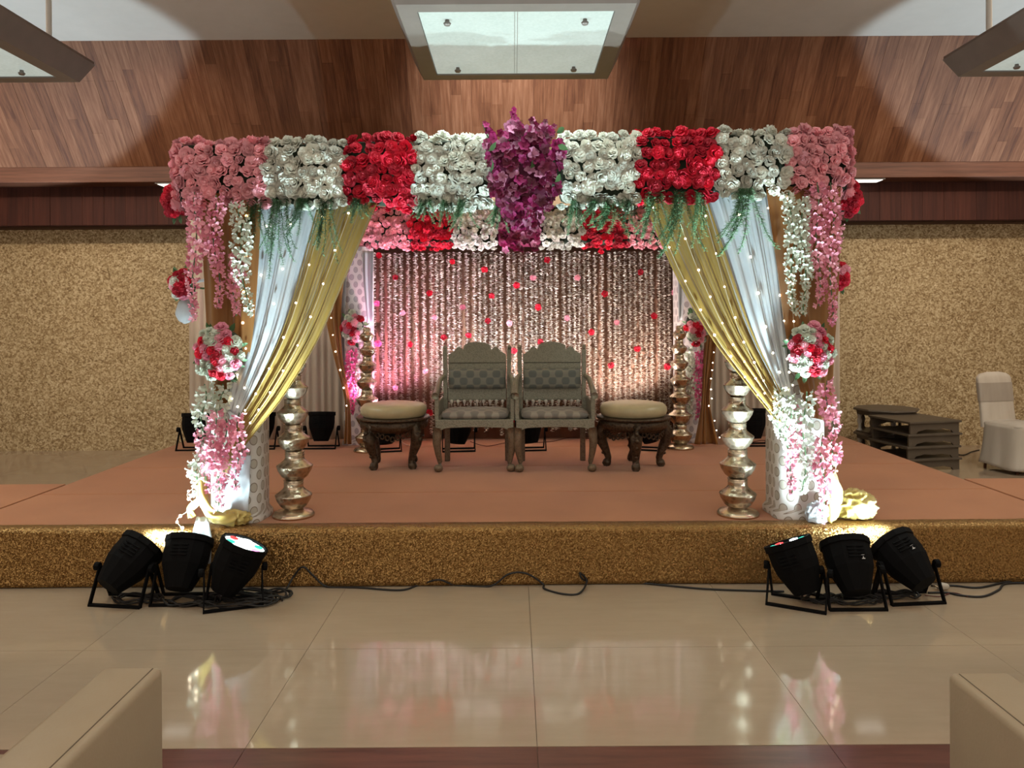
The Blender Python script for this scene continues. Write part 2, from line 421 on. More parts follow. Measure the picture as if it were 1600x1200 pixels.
t3 = struct('trim_3', MB().box((0, 8.97, 2.93), (15, .08, .52)).box((0, 9.1, 2.68), (15, .3, .02)), M['shaded_slat'], smooth=False)
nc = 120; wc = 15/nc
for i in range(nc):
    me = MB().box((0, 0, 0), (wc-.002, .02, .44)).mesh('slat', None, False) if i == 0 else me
    inst('slat', me, M['shaded_slat'], t3, (-7.5+(i+.5)*wc, 8.925-R.uniform(0, .006), 2.90))

# slot lamps in the soffit
for x, lab in ((-3.86, 'small white lamp in the soffit at the left end of the flower beam'), (4.02, 'small white lamp in the soffit at the right end of the flower beam')):
    t = thing('soffit_lamp', lab, 'lamp', (x, 8.74, 3.11), 'lamps recessed in the soffit')
    MB().box((0, 0, .006), (.34, .20, .014)).build('frame', M['plaster'], t, smooth=False)
    MB().box((0, 0, -.003), (.30, .16, .008)).build('diffuser', M['soffit_glow'], t, smooth=False)

# pendant lamps
def pendant(x, lab):
    zb = 3.2; t = thing('pendant_lamp', lab, 'lamp', (x, 4.64, zb), 'square pendant ceiling lamps')
    a, b, c2, h = .53, .63, .70, .14
    def sq(r, z): return [(-r, -r, z), (r, -r, z), (r, r, z), (-r, r, z)]
    vs = sq(a, 0)+sq(b, 0)+sq(c2, h)+sq(a, .05)+sq(b-.02, h); fs = []
    for k in range(4):
        q = (k+1) % 4
        fs += [(k, 4+k, 4+q, q)[::-1], (4+k, 8+k, 8+q, 4+q)[::-1], (8+k, 16+k, 16+q, 8+q)[::-1], (12+k, k, q, 12+q), (16+k, 12+k, 12+q, 16+q)[::-1]]
    MB().add(vs, fs).build('frame', M['bronze'], t, smooth=False)
    p = MB().box((0, 0, .014), (1.055, 1.055, .012)).build('glass_panel', M['panel'], t, smooth=False, bevel=.003)
    for i in (-1, 1):
        MB().box((i*.008, 0, .006), (.002, 1.05, .003)).build('joint', M['bronze'], p, smooth=False)
        for j in (-1, 1):
            MB().lathe([(0, 0), (.016, 0), (.022, .012), (.012, .02), (.012, .035), (0, .035)], 10, Matrix.Translation((i*.38, j*.40, -.022))).build('knob', M['bronze'], p)
            MB().tube([(i*.56, j*.40, .1), (i*.56, j*.40, 1.19)], .018, 8).build('rod', M['plaster'], t)
    MB().box((0, 0, h+.01), (1.39, 1.39, .02)).build('top_plate', M['bronze'], t, smooth=False)
    light('lamp_glow', 'AREA', (x, 4.64, zb-.03), 26, (.86, 1.0, .94), (x, 4.64, 0), shape='SQUARE', size=1.0)
    return t
pendant(.022, 'middle square lamp hanging above the flower beam, seen whole')
pendant(-3.60, 'square lamp at the upper left, only its right corner in view')
pendant(3.69, 'square lamp at the upper right, only its left corner in view')

# ------------------------------------------------------------------ stage
SZ = .33
st = thing('stage_platform', 'low wide stage covered in rust brown carpet with a gold glitter front', 'stage', (0, 6.2, 0))
MB().box((0, 6.25, .155), (6.72, 3.45, .31)).build('deck', M['grey_table'], st, world=True, smooth=False)
for y0_, y1_ in ((4.515, 5.46), (5.46, 6.43), (6.43, 7.40), (7.40, 8.05)):
    MB().box((0, (y0_+y1_)/2, .32), (6.76, y1_-y0_-.004, .02)).build('carpet_strip', M['carpet'], st, world=True, smooth=False, bevel=.004)
for s_ in (-1, 1):
    MB().box((s_*5.2, 5.16, .15), (3.6, 1.26, .30)).build('side_deck', M['grey_table'], st, world=True, smooth=False)
    MB().box((s_*5.2, 5.165, .315), (3.60, 1.30, .03)).build('side_carpet', M['carpet'], st, world=True, smooth=False, bevel=.006)
def skirt_fn(u, v):
    x = -7.0+14*u; wv = .006*math.sin(x*2.1)+.004*noise.noise(Vector((x*3, v*2, 0)))
    if v < .12:
        k = v/.12; return (x, 4.62-.12*k, SZ+.006+.003*noise.noise(Vector((x*6, 1, 0))))
    k = (v-.12)/.88; return (x, 4.492-.012*k+wv*k, SZ+.002-.326*k)
MB().grid(skirt_fn, 160, 16).build('skirt', M['glitter'], st, world=True, solid=-.003)

# ------------------------------------------------------------------ flowers
def rose_mesh(seed, rings=((5, .25, 1.05, -.35, .12, .78), (5, .22, .80, -.15, .42, .80), (4, .16, .52, .0, .62, .95), (3, .10, .34, .2, .72, 1.2))):
    r = random.Random(seed); mb = MB()
    for (n, r0, r1, z0, z1, wd) in rings:
        a0 = r.uniform(0, 6.28)
        for k in range(n):
            a = a0+2*PI*k/n+r.uniform(-.15, .15); j = r.uniform(.88, 1.12); zz = r.uniform(-.08, .08)
            def fn(u, v, a=a, j=j, zz=zz):
                q = (u-.5)*2
                ww = wd*(.55+.45*math.sin(PI*(.15+.62*v)))
                rad = (r0+(r1-r0)*(v**.8))*j*(1-.16*q*q*v)
                z = z0+(z1-z0)*math.sin(v*PI*.60)+zz*v+.16*q*q*v-.10*v*v+.05*math.sin(q*5+a*3)*v
                an = a+q*ww
                return (rad*math.cos(an), rad*math.sin(an), z)
            mb.grid(fn, 3, 2)
    mb.lathe([(.30, .15), (.30, .45), (.20, .62), (0, .68)], 6)
    return mb.mesh('rose_%d' % seed)
ROSES = [rose_mesh(s) for s in range(5)]
for r_ in ROSES: r_.name = 'rose'
def blossom_mesh(seed, n=5, cup=.35, wide=.5):
    r = random.Random(seed); mb = MB()
    for k in range(n):
        a = 2*PI*k/n+r.uniform(-.2, .2); c, s_ = math.cos(a), math.sin(a); l = r.uniform(.85, 1.1); cu = cup+r.uniform(-.15, .15)
        vs = []
        for (t, w_, z) in ((.05, .06, 0), (.5, wide, cu*.5), (.85, wide*.8, cu*.8), (1.05, .1, cu*.7)):
            for q in (-1, 0, 1):
                x, y = t*l, q*w_*.9
                vs.append((x*c-y*s_, x*s_+y*c, z+abs(q)*.12))
        fs = [(i*3+j, i*3+j+1, (i+1)*3+j+1, (i+1)*3+j) for i in range(3) for j in range(2)]
        mb.add(vs, fs)
    mb.lathe([(0, -.1), (.14, 0), (.08, .25), (0, .3)], 5)
    return mb.mesh('blossom')
BLOS = [blossom_mesh(s) for s in range(4)]
BLOS_CUP = [blossom_mesh(s+10, 4, .8, .42) for s in range(3)]
def leaf_mesh():
    mb = MB(); vs = []
    for (t, w_, z) in ((0, .03, 0), (.35, .26, .07), (.7, .2, .05), (1, .02, -.08)):
        for q in (-1, 0, 1): vs.append((t, q*w_, z-abs(q)*-.06))
    mb.add(vs, [(i*3+j, i*3+j+1, (i+1)*3+j+1, (i+1)*3+j) for i in range(3) for j in range(2)])
    return mb.mesh('leaf')
LEAF = leaf_mesh()

ROWS = [(.16, -.215, (0, .0, -1)), (.035, -.195, (0, -.7, -.7)), (0, -.13, (0, -1, -.25)), (-.008, -.065, (0, -1, -.1)), (-.01, 0, (0, -1, 0)),
        (-.008, .065, (0, -1, .1)), (0, .13, (0, -1, .25)), (.035, .195, (0, -.7, .7)), (.16, .215, (0, 0, 1))]
ROWS = [(a, b*.93, c) for a, b, c in ROWS]
def flower_panel(xa, xb, Yf, zc, col, label, group, rad=.043, step=.066, end=0, deep=.34):
    t = thing('rose_arrangement', label, 'flowers', ((xa+xb)/2, Yf+.18, zc-.2), group)
    cx = (xa+xb)/2; wx = xb-xa
    MB().box((0, 0, .2), (wx-.004, deep-.05, .36)).build('backing', M['moss'], t, smooth=False, bevel=.04)
    n = max(2, round(wx/step))
    for ri, (dy, dz, nv) in enumerate(ROWS):
        for k in range(n):
            x = -wx/2+(k+.5+(.25 if ri % 2 else -.25)*.9)*wx/n+R.uniform(-.015, .015)
            xx = x
            ed = 0
            if end and (x*end) > wx/2-.09: ed = ((x*end)-(wx/2-.09))/.09
            nn = Vector(nv)+Vector((end*ed*.9, 0, 0))+Vector((R.uniform(-.6, .6), R.uniform(-.2, .2), R.uniform(-.55, .55)))
            p = Vector((xx, -.18+dy+.06*ed*ed+R.uniform(-.014, .012), .2+dz+R.uniform(-.016, .016)))
            inst('rose', R.choice(ROSES), M[col], t, p, facing(nn), rad*R.uniform(.85, 1.25))
    if end:
        for (dy, dz, nv) in ROWS[1:-1]:
            for k in range(5):
                p = Vector((end*(wx/2+.005+R.uniform(-.01, .01)), -.12+k*.07, .2+dz))
                inst('rose', R.choice(ROSES), M[col], t, p, facing(Vector((end, -.1, dz*2))), rad*R.uniform(.9, 1.15))
    return t
YF = 4.58
fb = [272, 418, 538, 648, 768, 879, 1000, 1123, 1235, 1334]
def fx(px): return (px-803)*YF/F
fcol = ['pink', 'white', 'red', 'white', None, 'white', 'red', 'white', 'pink']
flab = ['pink roses wrapping the left end of the front flower beam', 'white roses beside the left pink end of the front beam',
        'red roses in the left half of the front flower beam', 'white roses directly left of the front orchid spray', None,
        'white roses directly right of the front orchid spray', 'red roses in the right half of the front flower beam',
        'white roses beside the right pink end of the front beam', 'pink roses wrapping the right end of the front flower beam']
def zfront(x): return 2.455+max(0, x)*.020-(.012 if x < -1.2 else 0)
for i in range(9):
    xa, xb = fx(fb[i]), fx(fb[i+1])
    if fcol[i]:
        flower_panel(xa, xb, YF, zfront((xa+xb)/2), fcol[i], 'square panel of '+flab[i], 'rose squares along the front beam', end=(-1 if i == 0 else 1 if i == 8 else 0))
YB = 7.52
bb = [498, 570, 640, 708, 777, 846, 912, 985, 1054, 1124]
bcol = ['white', 'pink', 'red', 'white', None, 'white', 'red', 'pink', 'white']
blab = [None, 'small panel of pink roses at the left of the back valance', 'small panel of red roses in the left half of the back valance',
        'small panel of white roses just left of the back orchids', None, 'small panel of white roses just right of the back orchids',
        'small panel of red roses in the right half of the back valance', 'small panel of pink roses at the right of the back valance', None]
for i in range(9):
    if blab[i]:
        xa, xb = (bb[i]-803)*YB/F, (bb[i+1]-803)*YB/F
        if i == 1: xa -= .26
        if i == 7: xb += .22
        flower_panel(xa, xb, YB, 2.485, bcol[i], blab[i], 'rose squares along the back valance', rad=.040, step=.064)

# canopy frame: pillars, beams, roof
fr = thing('canopy_frame', 'four-post wedding canopy frame on the stage, posts in medallion print cloth', 'canopy', (0, 6.2, SZ))
def pillar(x, y, mat, rs=(.150, .15), name='pillar', h=1.95, sag=0):
    n = 40; me = bpy.data.meshes.new(name); vs = []; fs = []; uvs = []
    zs = [SZ+.002, SZ+.03, SZ+.06, SZ+.3, SZ+.7, SZ+1.2, SZ+h]
    for j, z in enumerate(zs):
        r = rs[0] if z > SZ+.04 else rs[0]+.02
        for k in range(n+1):
            a = 2*PI*k/n; c, s_ = math.cos(a), math.sin(a); q = 5
            m = (abs(c)**q+abs(s_)**q)**(-1/q)
            wob = .004*math.sin(5*a+z*3)
            vs.append((x+(r*m+wob)*c, y+(r*m+wob)*s_, z)); uvs.append((a*r*1.18, z))
    for j in range(len(zs)-1):
        for k in range(n):
            fs.append((j*(n+1)+k, j*(n+1)+k+1, (j+1)*(n+1)+k+1, (j+1)*(n+1)+k))
    off = wloc(fr); me.from_pydata([(a-off[0], b-off[1], c-off[2]) for a, b, c in vs], [], fs)
    uvl = me.uv_layers.new(name='UVMap')
    for lp in me.loops: uvl.data[lp.index].uv = uvs[lp.vertex_index]
    me.polygons.foreach_set('use_smooth', [True]*len(me.polygons)); me.materials.append(mat)
    o = bpy.data.objects.new(name, me); C.objects.link(o); o.parent = fr
    return o
PFL = Vector((-1.71, 4.80, SZ)); PFR = Vector((1.75, 4.80, SZ)); PBL = Vector((-1.55, 7.68, SZ)); PBR = Vector((1.74, 7.68, SZ))
pillar(PFL.x, PFL.y, M['pillar_print']); pillar(PFR.x, PFR.y, M['pillar_print'])
pillar(PBL.x, PBL.y, M['back_print'], (.135, .13)); pillar(PBR.x, PBR.y, M['back_print'], (.135, .13))
MB().box((0, 4.76, 2.47), (3.9, .2, .2)).box((0, 7.70, 2.43), (3.9, .2, .2)).build('beam', M['moss'], fr, world=True, smooth=False)
for s_ in (-1, 1):
    MB().box((s_*1.86, 6.22, 2.45), (.2, 2.8, .3)).build('side_beam', M['moss'], fr, world=True, smooth=False)
def roof(u, v):
    x = -1.85+3.7*u; y = 4.9+2.62*v
    return (x, y, 2.665-.05*math.sin(PI*u)*math.sin(PI*v)*.3+.012*math.sin(v*60)*math.sin(PI*v))
MB().grid(roof, 30, 60).build('roof_cloth', M['roof_cloth'], fr, world=True, solid=.003)
# rose covered side beams (seen only from a step aside)
for s_ in (-1, 1):
    t = thing('side_flower_beam', 'rose covered side beam of the canopy on the %s' % ('left' if s_ < 0 else 'right'), 'flower beam', (s_*1.94, 6.2, 2.25))
    cols = ['white', 'red', 'white', 'red', 'white']
    for ci in range(5):
        mb = MB(); src = ROSES[ci % 5]; base_v = [v.co.copy() for v in src.vertices]; base_f = [tuple(p.vertices) for p in src.polygons]
        for a in range(7):
            for b in range(5):
                y = 5.0+ci*.51+(a+.5)*.073; z = 2.29+b*.08
                Mx = Matrix.Translation((s_*2.0, y, z)) @ facing((s_, 0, (b-2)*.2)).to_matrix().to_4x4() @ Matrix.Scale(.046, 4)
                mb.add(base_v, base_f, Mx)
        mb.build('rose_cover', M[cols[ci]], t, world=True, kind='stuff')

# ------------------------------------------------------------------ orchid sprays
def orchid(name, label, pts_fn, n, loc, sc, group=None, mats=('orchid_dark', 'orchid_dark', 'orchid', 'orchid', 'orchid_pale')):
    t = thing(name, label, 'flower spray', loc, group)
    for k in range(n):
        p, nn = pts_fn(k)
        inst('blossom', R.choice(BLOS), M[R.choice(mats)], t, Vector(p)-Vector(loc), facing(nn), sc*R.uniform(.75, 1.2))
    return t
def och(k):
    # body narrowing downwards
    v = R.random()**.85; hw = .235*(1-.15*v) if v < .62 else .20*(1-(v-.62)/.38*.75)
    if v < .08: hw *= .8
    u = R.uniform(-1, 1); x = .055+u*hw+.01*math.sin(v*9); z = 2.65-v*.57
    y = 4.50-.10*math.cos(u*1.3)*(1-.3*v)+R.uniform(-.02, .03)
    return (x, y, z), Vector((u*.8+R.uniform(-.5, .5), -1, .2+R.uniform(-.5, .5)))
oc = orchid('orchid_spray', 'large dark purple orchid spray at the middle of the front beam', och, 230, (.055, 4.55, 2.2), .031)
MB().cushion((.055, 4.56, 2.42), (.36, .16, .50), .9).build('backing', M['orchid_dark'], oc, world=True)
for (x1, z1, x2, z2) in ((-.10, 2.55, -.175, 2.70), (-.02, 2.6, .0, 2.77), (.06, 2.6, .02, 2.72), (.13, 2.6, .19, 2.70), (.10, 2.6, .125, 2.72), (.2, 2.6, .23, 2.68)):
    MB().tube([(x1, 4.5, z1), ((x1+x2)/2-.01, 4.49, (z1+z2)/2), (x2, 4.5, z2)], .004, 5).build('stem', M['leaf'], oc, world=True)
    for k in range(11):
        f = k/10; p = Vector((x1+(x2-x1)*f+R.uniform(-.028, .028)*(1.2-f*.7), 4.49+R.uniform(-.03, .02), z1+(z2-z1)*f))
        inst('blossom', R.choice(BLOS), M[R.choice(('orchid', 'orchid_dark', 'orchid', 'orchid_pale'))], oc, p-wloc(oc), facing((R.uniform(-.6, .6), -1, R.uniform(-.3, .6))), .03*(1.1-.5*f))
for (x, z, a) in ((.26, 2.55, -.5), (.24, 2.34, .8), (-.14, 2.52, 2.5), (-.13, 2.4, 2.0), (.1, 2.42, 1), (.25, 2.62, .6)):
    inst('leaf', LEAF, M['leaf'], oc, Vector((x, 4.40, z))-wloc(oc), Euler((PI/2, 0, a)).to_quaternion() @ Euler((0, 0, a)).to_quaternion(), .07)
def ocb(k):
    u = R.uniform(-1, 1); v = R.random()
    return (.06+u*.22*(1-.3*v), YB-.05+R.uniform(-.04, .02), 2.69-v*.46), Vector((u*.5, -1, R.uniform(-.4, .4)))
ob = orchid('orchid_spray', 'smaller dark purple orchid spray in the middle of the back valance', ocb, 110, (.06, 7.5, 2.2), .036)
MB().box((.06, 7.68, 2.47), (.44, .3, .36)).build('backing', M['orchid_dark'], ob, world=True, bevel=.05)

# ------------------------------------------------------------------ garlands
def garland(px, py0, py1, Y, col, label, group, wpx=26, px2=None, n=None, tail=True, sc=.031, mat2=None):
    a = L(px, py0, Y); b = L(px2 if px2 else px, py1, Y)
    t = thing('flower_garland', label, 'garland', b, group)
    ln = (a-b).length; n = n or int(ln/.0098); wr = wpx*Y/F/2
    def pos(f): return a.lerp(b, f)+Vector((.012*math.sin(f*9+px), .006*math.cos(f*7), 0))
    MB().tube([pos(k/14) for k in range(15)], .004, 5).build('stem', M['fern'], t, world=True)
    for k in range(n):
        f = (k+.5)/n; an = k*2.4; env = math.sin(PI*min(1, f*1.1+.12))**.35
        off = Vector((math.cos(an)*wr*.62, math.sin(an)*wr*.5, 0))*max(.35, env)
        mt = M[mat2] if (mat2 and R.random() < .35) else M[col]
        inst('blossom', R.choice(BLOS_CUP), mt, t, pos(f)+off+Vector((R.uniform(-.006, .006), 0, R.uniform(-.008, .008)))-b,
             facing(Vector((math.cos(an), math.sin(an)-.5, -.35+R.uniform(-.4, .4)))), sc*R.uniform(.8, 1.15)*max(.6, env))
    return t
GY = 4.50
UL = 'silk garlands hanging on the upper left post'
garland(306, 300, 500, GY, 'silk_pink', 'long pink silk garland at the outer edge of the left front post, upper', UL, 27, 302)
garland(334, 305, 482, GY, 'silk_pink', 'pink silk garland second from the outer edge of the left front post, upper', UL, 22, 342)
garland(370, 392, 494, 4.52, 'silk_pink', 'short pink silk garland beside the upper left white garland', UL, 20, 366)
garland(370, 315, 492, 4.47, 'silk_white', 'white silk garland beside the ferns on the left front post, upper', UL, 30, 386)
LL = 'silk garlands hanging below the left bouquet'
garland(320, 600, 698, GY, 'silk_white', 'bright white garland at the outer edge below the left bouquet', LL, 32, 316)
garland(346, 600, 668, 4.53, 'silk_white', 'short white garland in the middle below the left bouquet', LL, 24)
garland(334, 640, 800, 4.47, 'silk_pink', 'longest pink garland below the left bouquet, almost reaching the stage', LL, 24, 341)
garland(352, 655, 762, 4.49, 'silk_pink', 'middle pink garland below the left bouquet', LL, 22, 346)
garland(318, 670, 770, 4.51, 'silk_pink', 'outer pale pink garland below the left bouquet', LL, 22, 326)
garland(374, 645, 765, 4.48, 'silk_pink', 'inner pink garland over the tied drape of the left front post', LL, 18, 369)
garland(315, 700, 778, 4.52, 'silk_white', 'white garland tuft at the foot of the left front post', LL, 22, 303)
UR = 'silk garlands hanging on the upper right post'
garland(1236, 300, 488, GY, 'silk_white', 'white silk garland nearest the drapes on the right front post, upper', UR, 20, 1240)
garland(1252, 306, 492, 4.48, 'silk_white', 'second white silk garland on the right front post, upper', UR, 20, 1258)
garland(1276, 285, 478, GY, 'silk_pink', 'pink silk garland in the middle of the right front post, upper', UR, 26, 1280)
garland(1300, 285, 506, GY, 'silk_pink', 'pink silk garland at the outer edge of the right front post, upper', UR, 24, 1299)
LR = 'silk garlands hanging below the right bouquet'
garland(1224, 605, 680, 4.5, 'silk_white', 'short white garland at the inner edge below the right bouquet', LR, 26, 1216)
garland(1236, 618, 702, 4.48, 'silk_white', 'white garland second from the inner edge below the right bouquet', LR, 20, 1229)
garland(1243, 630, 772, 4.5, 'silk_pink', 'pink garland between two white ones below the right bouquet', LR, 17, 1235)
garland(1258, 612, 772, 4.47, 'silk_white', 'long white garland in the middle below the right bouquet', LR, 28, 1256)
garland(1290, 595, 700, 4.49, 'silk_pink', 'pink garland at the outer edge below the right bouquet', LR, 24, 1304)
garland(1284, 680, 815, 4.47, 'silk_pink', 'longest pink garland below the right bouquet, reaching the stage', LR, 26, 1289)
garland(1302, 690, 730, 4.5, 'silk_pink', 'short pink garland tuft near the yellow cloth bundle', LR, 20, 1304)

# ------------------------------------------------------------------ bouquets
def bouquet(px, py, Y, wpx, hpx, n, label, group, rad, cols=('red', 'silk_pink', 'silk_white', 'silk_pink', 'silk_white', 'red', 'silk_white')):
    c = L(px, py, Y); t = thing('bouquet', label, 'bouquet', c, group)
    a, b = wpx*Y/F/2, hpx*Y/F/2
    MB().cushion((0, .05, 0), (a*1.5, .16, b*1.5), .9, 12, 8).build('backing', M['moss'], t)
    for k in range(n):
        f = (k+.5)/n; rr = math.sqrt(f)*.93; an = k*2.39996
        x, z = rr*math.cos(an)*a, rr*math.sin(an)*b
        y = -.075*math.sqrt(max(0, 1-rr*rr))-.02
        inst('rose', R.choice(ROSES), M[cols[(k*7+k//3) % len(cols)]], t, (x, y, z), facing((x*7, -1, z*7)), rad*R.uniform(.85, 1.25))
    if Y == 4.85: MB().tube([(0, .02, 0), (-math.copysign(.12, c.x), .0, -.02), (-math.copysign(.33, c.x), -.03, -.01)], .006, 6).build('stem', M['leaf'], t)
    for k in range(12):
        an = R.uniform(0, 2*PI); x, z = math.cos(an)*a*.85, math.sin(an)*b*.85
        q = Euler((PI/2, 0, 0)).to_quaternion() @ Euler((R.uniform(-.5, .5), R.uniform(-.4, .2), an)).to_quaternion()
        inst('leaf', LEAF, M['leaf' if k % 2 else 'fern'], t, (x, -.01, z), q, rad*1.5*R.uniform(.7, 1.2))
    return t
bouquet(346, 552, 4.50, 74, 92, 36, 'red, pink and white flower bouquet on the left front post', 'bouquets on the front posts', .036)
bouquet(1262, 548, 4.50, 70, 88, 36, 'red, pink and white flower bouquet on the right front post', 'bouquets on the front posts', .036)
bouquet(553, 513, 7.45, 36, 54, 20, 'small red and white bouquet on the left back post', 'bouquets on the back posts', .038)
bouquet(1087, 513, 7.45, 38, 58, 20, 'small red and white bouquet on the right back post', 'bouquets on the back posts', .038)
bouquet(281, 316, 4.85, 38, 52, 22, 'round red flower bunch behind the left end of the beam', None, .036, ('red', 'red', 'red'))
bouquet(1323, 312, 4.85, 26, 50, 16, 'round red flower bunch behind the right end of the beam', None, .036, ('red', 'red', 'red'))
bouquet(287, 446, 4.85, 28, 44, 12, 'small red and pink bunch at the outer side of the left post', None, .036, ('red', 'silk_pink', 'red', 'white'))
bouquet(1309, 432, 4.85, 14, 38, 8, 'small red bunch at the outer side of the right post', None, .034, ('red', 'silk_pink', 'red'))
# back post trails
def tr(px, y0, y1, col, w, lab, px2=None):
    garland(px, y0, y1, 7.42, col, lab, 'silk trails on the back posts', w, px2, n=70, sc=.034)
tr(548, 545, 648, 'hot_pink', 17, 'bright pink trail on the left back post', 550)
tr(566, 540, 650, 'silk_white', 16, 'white trail on the left back post', 565)
tr(1094, 545, 655, 'hot_pink', 16, 'deep pink trail on the right back post', 1090)
tr(1078, 542, 650, 'silk_white', 16, 'white trail on the right back post', 1080)

# ------------------------------------------------------------------ ferns
def fern_mesh(seed, h, w):
    r = random.Random(seed); st_ = MB(); lf = MB()
    for k in range(9):
        x = r.uniform(-1, 1)*w*.35; ln = h*r.uniform(.55, 1.0); ph = r.uniform(0, 6); amp = w*r.uniform(.1, .8)*(1 if x > 0 else -1); yb_ = r.uniform(-.03, .03)
        pts = [Vector((x+amp*f*f+.006*math.sin(f*8+ph), yb_-.03*math.sin(f*3), -ln*f)) for f in [i/8 for i in range(9)]]
        st_.tube(pts, .0018, 3)
        m = int(ln/.011)
        for i in range(m):
            f = (i+.5)/m; j = min(7, int(f*8)); p = pts[j].lerp(pts[j+1], f*8-j)
            for q in range(6):
                a = r.uniform(0, 2*PI); l = r.uniform(.014, .042)*(1.15-.5*f)
                dd = Vector((math.cos(a), math.sin(a)*.8, r.uniform(-.7, .4))).normalized()*l
                sd = dd.cross(Vector((0, .4, 1))).normalized()*.0024
                lf.add([p-sd, p+sd, p+dd+sd*.5, p+dd-sd*.5], [(0, 1, 2, 3)])
    return st_.mesh('fern_stem'), lf.mesh('fern_foliage', None, False)
FERN = [fern_mesh(3, .50, .16), fern_mesh(4, .50, .16), fern_mesh(5, .50, .20)]
def fern(px, py0, py1, Y, label, group, k=0, wide=1.0):
    a = L(px, py0, Y); h = (py1-py0)*Y/F; s_ = h/.5
    t = thing('fern_spray', label, 'fern', a, group)
    inst('stem', FERN[k % 3][0], M['leaf'], t, (0, 0, 0), None, (wide, 1, s_))
    o = inst('foliage', FERN[k % 3][1], M['fern'], t, (0, 0, 0), None, (wide, 1, s_)); o['kind'] = 'stuff'
GL = 'fern sprays hanging at the left drape'
fern(402, 310, 400, 4.62, 'green fern spray nearest the white garland on the left', GL, 0, .7)
fern(437, 310, 446, 4.58, 'long green fern spray over the left white drape', GL, 1, .75)
fern(478, 310, 372, 4.58, 'short green fern spray over the left white drape', GL, 2, .6)
fern(512, 310, 412, 4.60, 'green fern spray over the top of the left gold drape', GL, 0, .6)
fern(562, 310, 352, 4.60, 'small fern spray at the upper tip of the left gold drape', GL, 1, .6)
GR = 'fern sprays hanging at the right drape'
fern(1022, 300, 392, 4.60, 'dark fern spray at the upper tip of the right gold drape', GR, 0, .7)
fern(1068, 300, 405, 4.60, 'wide green fern spray over the right gold drape', GR, 2, .8)
fern(1092, 300, 395, 4.58, 'narrow fern spray where the right gold drape meets the white', GR, 1, .5)
fern(1172, 295, 402, 4.58, 'large green fern spray over the right white drape', GR, 2, 1.0)
GC = 'short fern sprigs along the middle of the front beam'
for i, (px, y1, lab) in enumerate(((666, 350, 'fern sprig in front of the back left red roses'), (698, 358, 'fern sprig over the edge of the back left red roses'), (727, 362, 'fern sprig over the back left white roses'),
        (782, 364, 'fern sprig beside the left side of the front orchids'), (898, 372, 'fern sprig over the back right white roses'), (932, 350, 'fern sprig over the left edge of the back right red roses'), (960, 372, 'bushy fern sprig over the back right red roses'), (984, 360, 'fern sprig over the right edge of the back right red roses'))):
    fern(px, 312, y1, 4.62, lab, GC, i, .5 if px != 960 else .9)

# ------------------------------------------------------------------ drapes
def curve(pts, v):
    n = len(pts)-1; f = v*n; i = min(n-1, int(f)); t = f-i
    p0, p1, p2, p3 = pts[max(0, i-1)], pts[i], pts[i+1], pts[min(n, i+2)]
    return .5*((2*p1)+(p2-p0)*t+(2*p0-5*p1+4*p2-p3)*t*t+(3*p1-p0-3*p2+p3)*t*t*t)
def sheet_fn(left, right, folds, amp0, amp1, seed=0, back=0):
    lp = [L(*p) for p in left]; rp = [L(*p) for p in right]
    def fn(u, v):
        a, b = curve(lp, v), curve(rp, v); p = a.lerp(b, u)
        A = amp0+(amp1-amp0)*v
        ph = u*folds*2*PI+.6*math.sin(u*7+seed)
        w2 = u+.05*noise.noise(Vector((u*4, v*.8, seed+9)))
        k = .55*math.sin(w2*folds*2*PI)*max(0, .5+1.1*noise.noise(Vector((u*4, v*.7, seed+3))))+.9*math.sin(.31*w2*folds*2*PI+seed)+1.3*noise.noise(Vector((u*5, v*.9, seed)))
        return p+Vector((0, A*k+back, 0))
    return fn
def drape(name, left, right, folds, a0, a1, mat, label, seed=0, group=None, nu=150, nv=30, cat='drape'):
    fn = sheet_fn(left, right, folds, a0, a1, seed)
    b = fn(.5, 1.0)
    o = MB().grid(fn, nu, nv).build(name, M[mat], None, world=True, loc=b, solid=.002)
    tag(o, label, cat, group); return fn
T = 4.70
dl_gold = drape('drape', [(500, 302, T), (470, 420, T-.02), (440, 520, 4.64), (402, 600, 4.60), (376, 650, 4.56), (355, 700, 4.56), (346, 740, 4.57)],
                [(596, 302, T), (548, 415, T-.02), (500, 525, 4.64), (446, 615, 4.60), (405, 668, 4.56), (372, 712, 4.56), (352, 745, 4.57)], 14, .013, .005, 'gold_cloth',
                'gold sheer drape swept from the front beam to the left post', 1)
dl_white = drape('drape', [(398, 302, T-.02), (392, 420, T-.04), (376, 520, 4.62), (362, 590, 4.58), (355, 640, 4.55)],
                 [(508, 302, T+.01), (474, 420, T), (446, 520, 4.65), (408, 600, 4.60), (380, 655, 4.57)], 14, .013, .005, 'white_cloth',
                 'white sheer drape swept from the front beam to the left post', 2)
dl_amber = drape('drape', [(312, 302, 4.61), (318, 430, 4.61), (326, 560, 4.60), (340, 640, 4.60)],
                 [(408, 302, 4.61), (402, 430, 4.61), (392, 540, 4.605), (372, 620, 4.60)], 6, .014, .008, 'amber_cloth',
                 'amber sheer drape hanging straight in front of the left post', 3)
dr_gold = drape('drape', [(996, 292, T), (1050, 420, T-.02), (1106, 520, 4.64), (1160, 592, 4.60), (1206, 650, 4.56), (1222, 672, 4.56)],
                [(1098, 292, T), (1136, 405, T-.02), (1172, 510, 4.64), (1205, 582, 4.60), (1226, 625, 4.56), (1234, 650, 4.56)], 16, .013, .005, 'gold_cloth',
                'gold sheer drape swept from the front beam to the right post', 4)
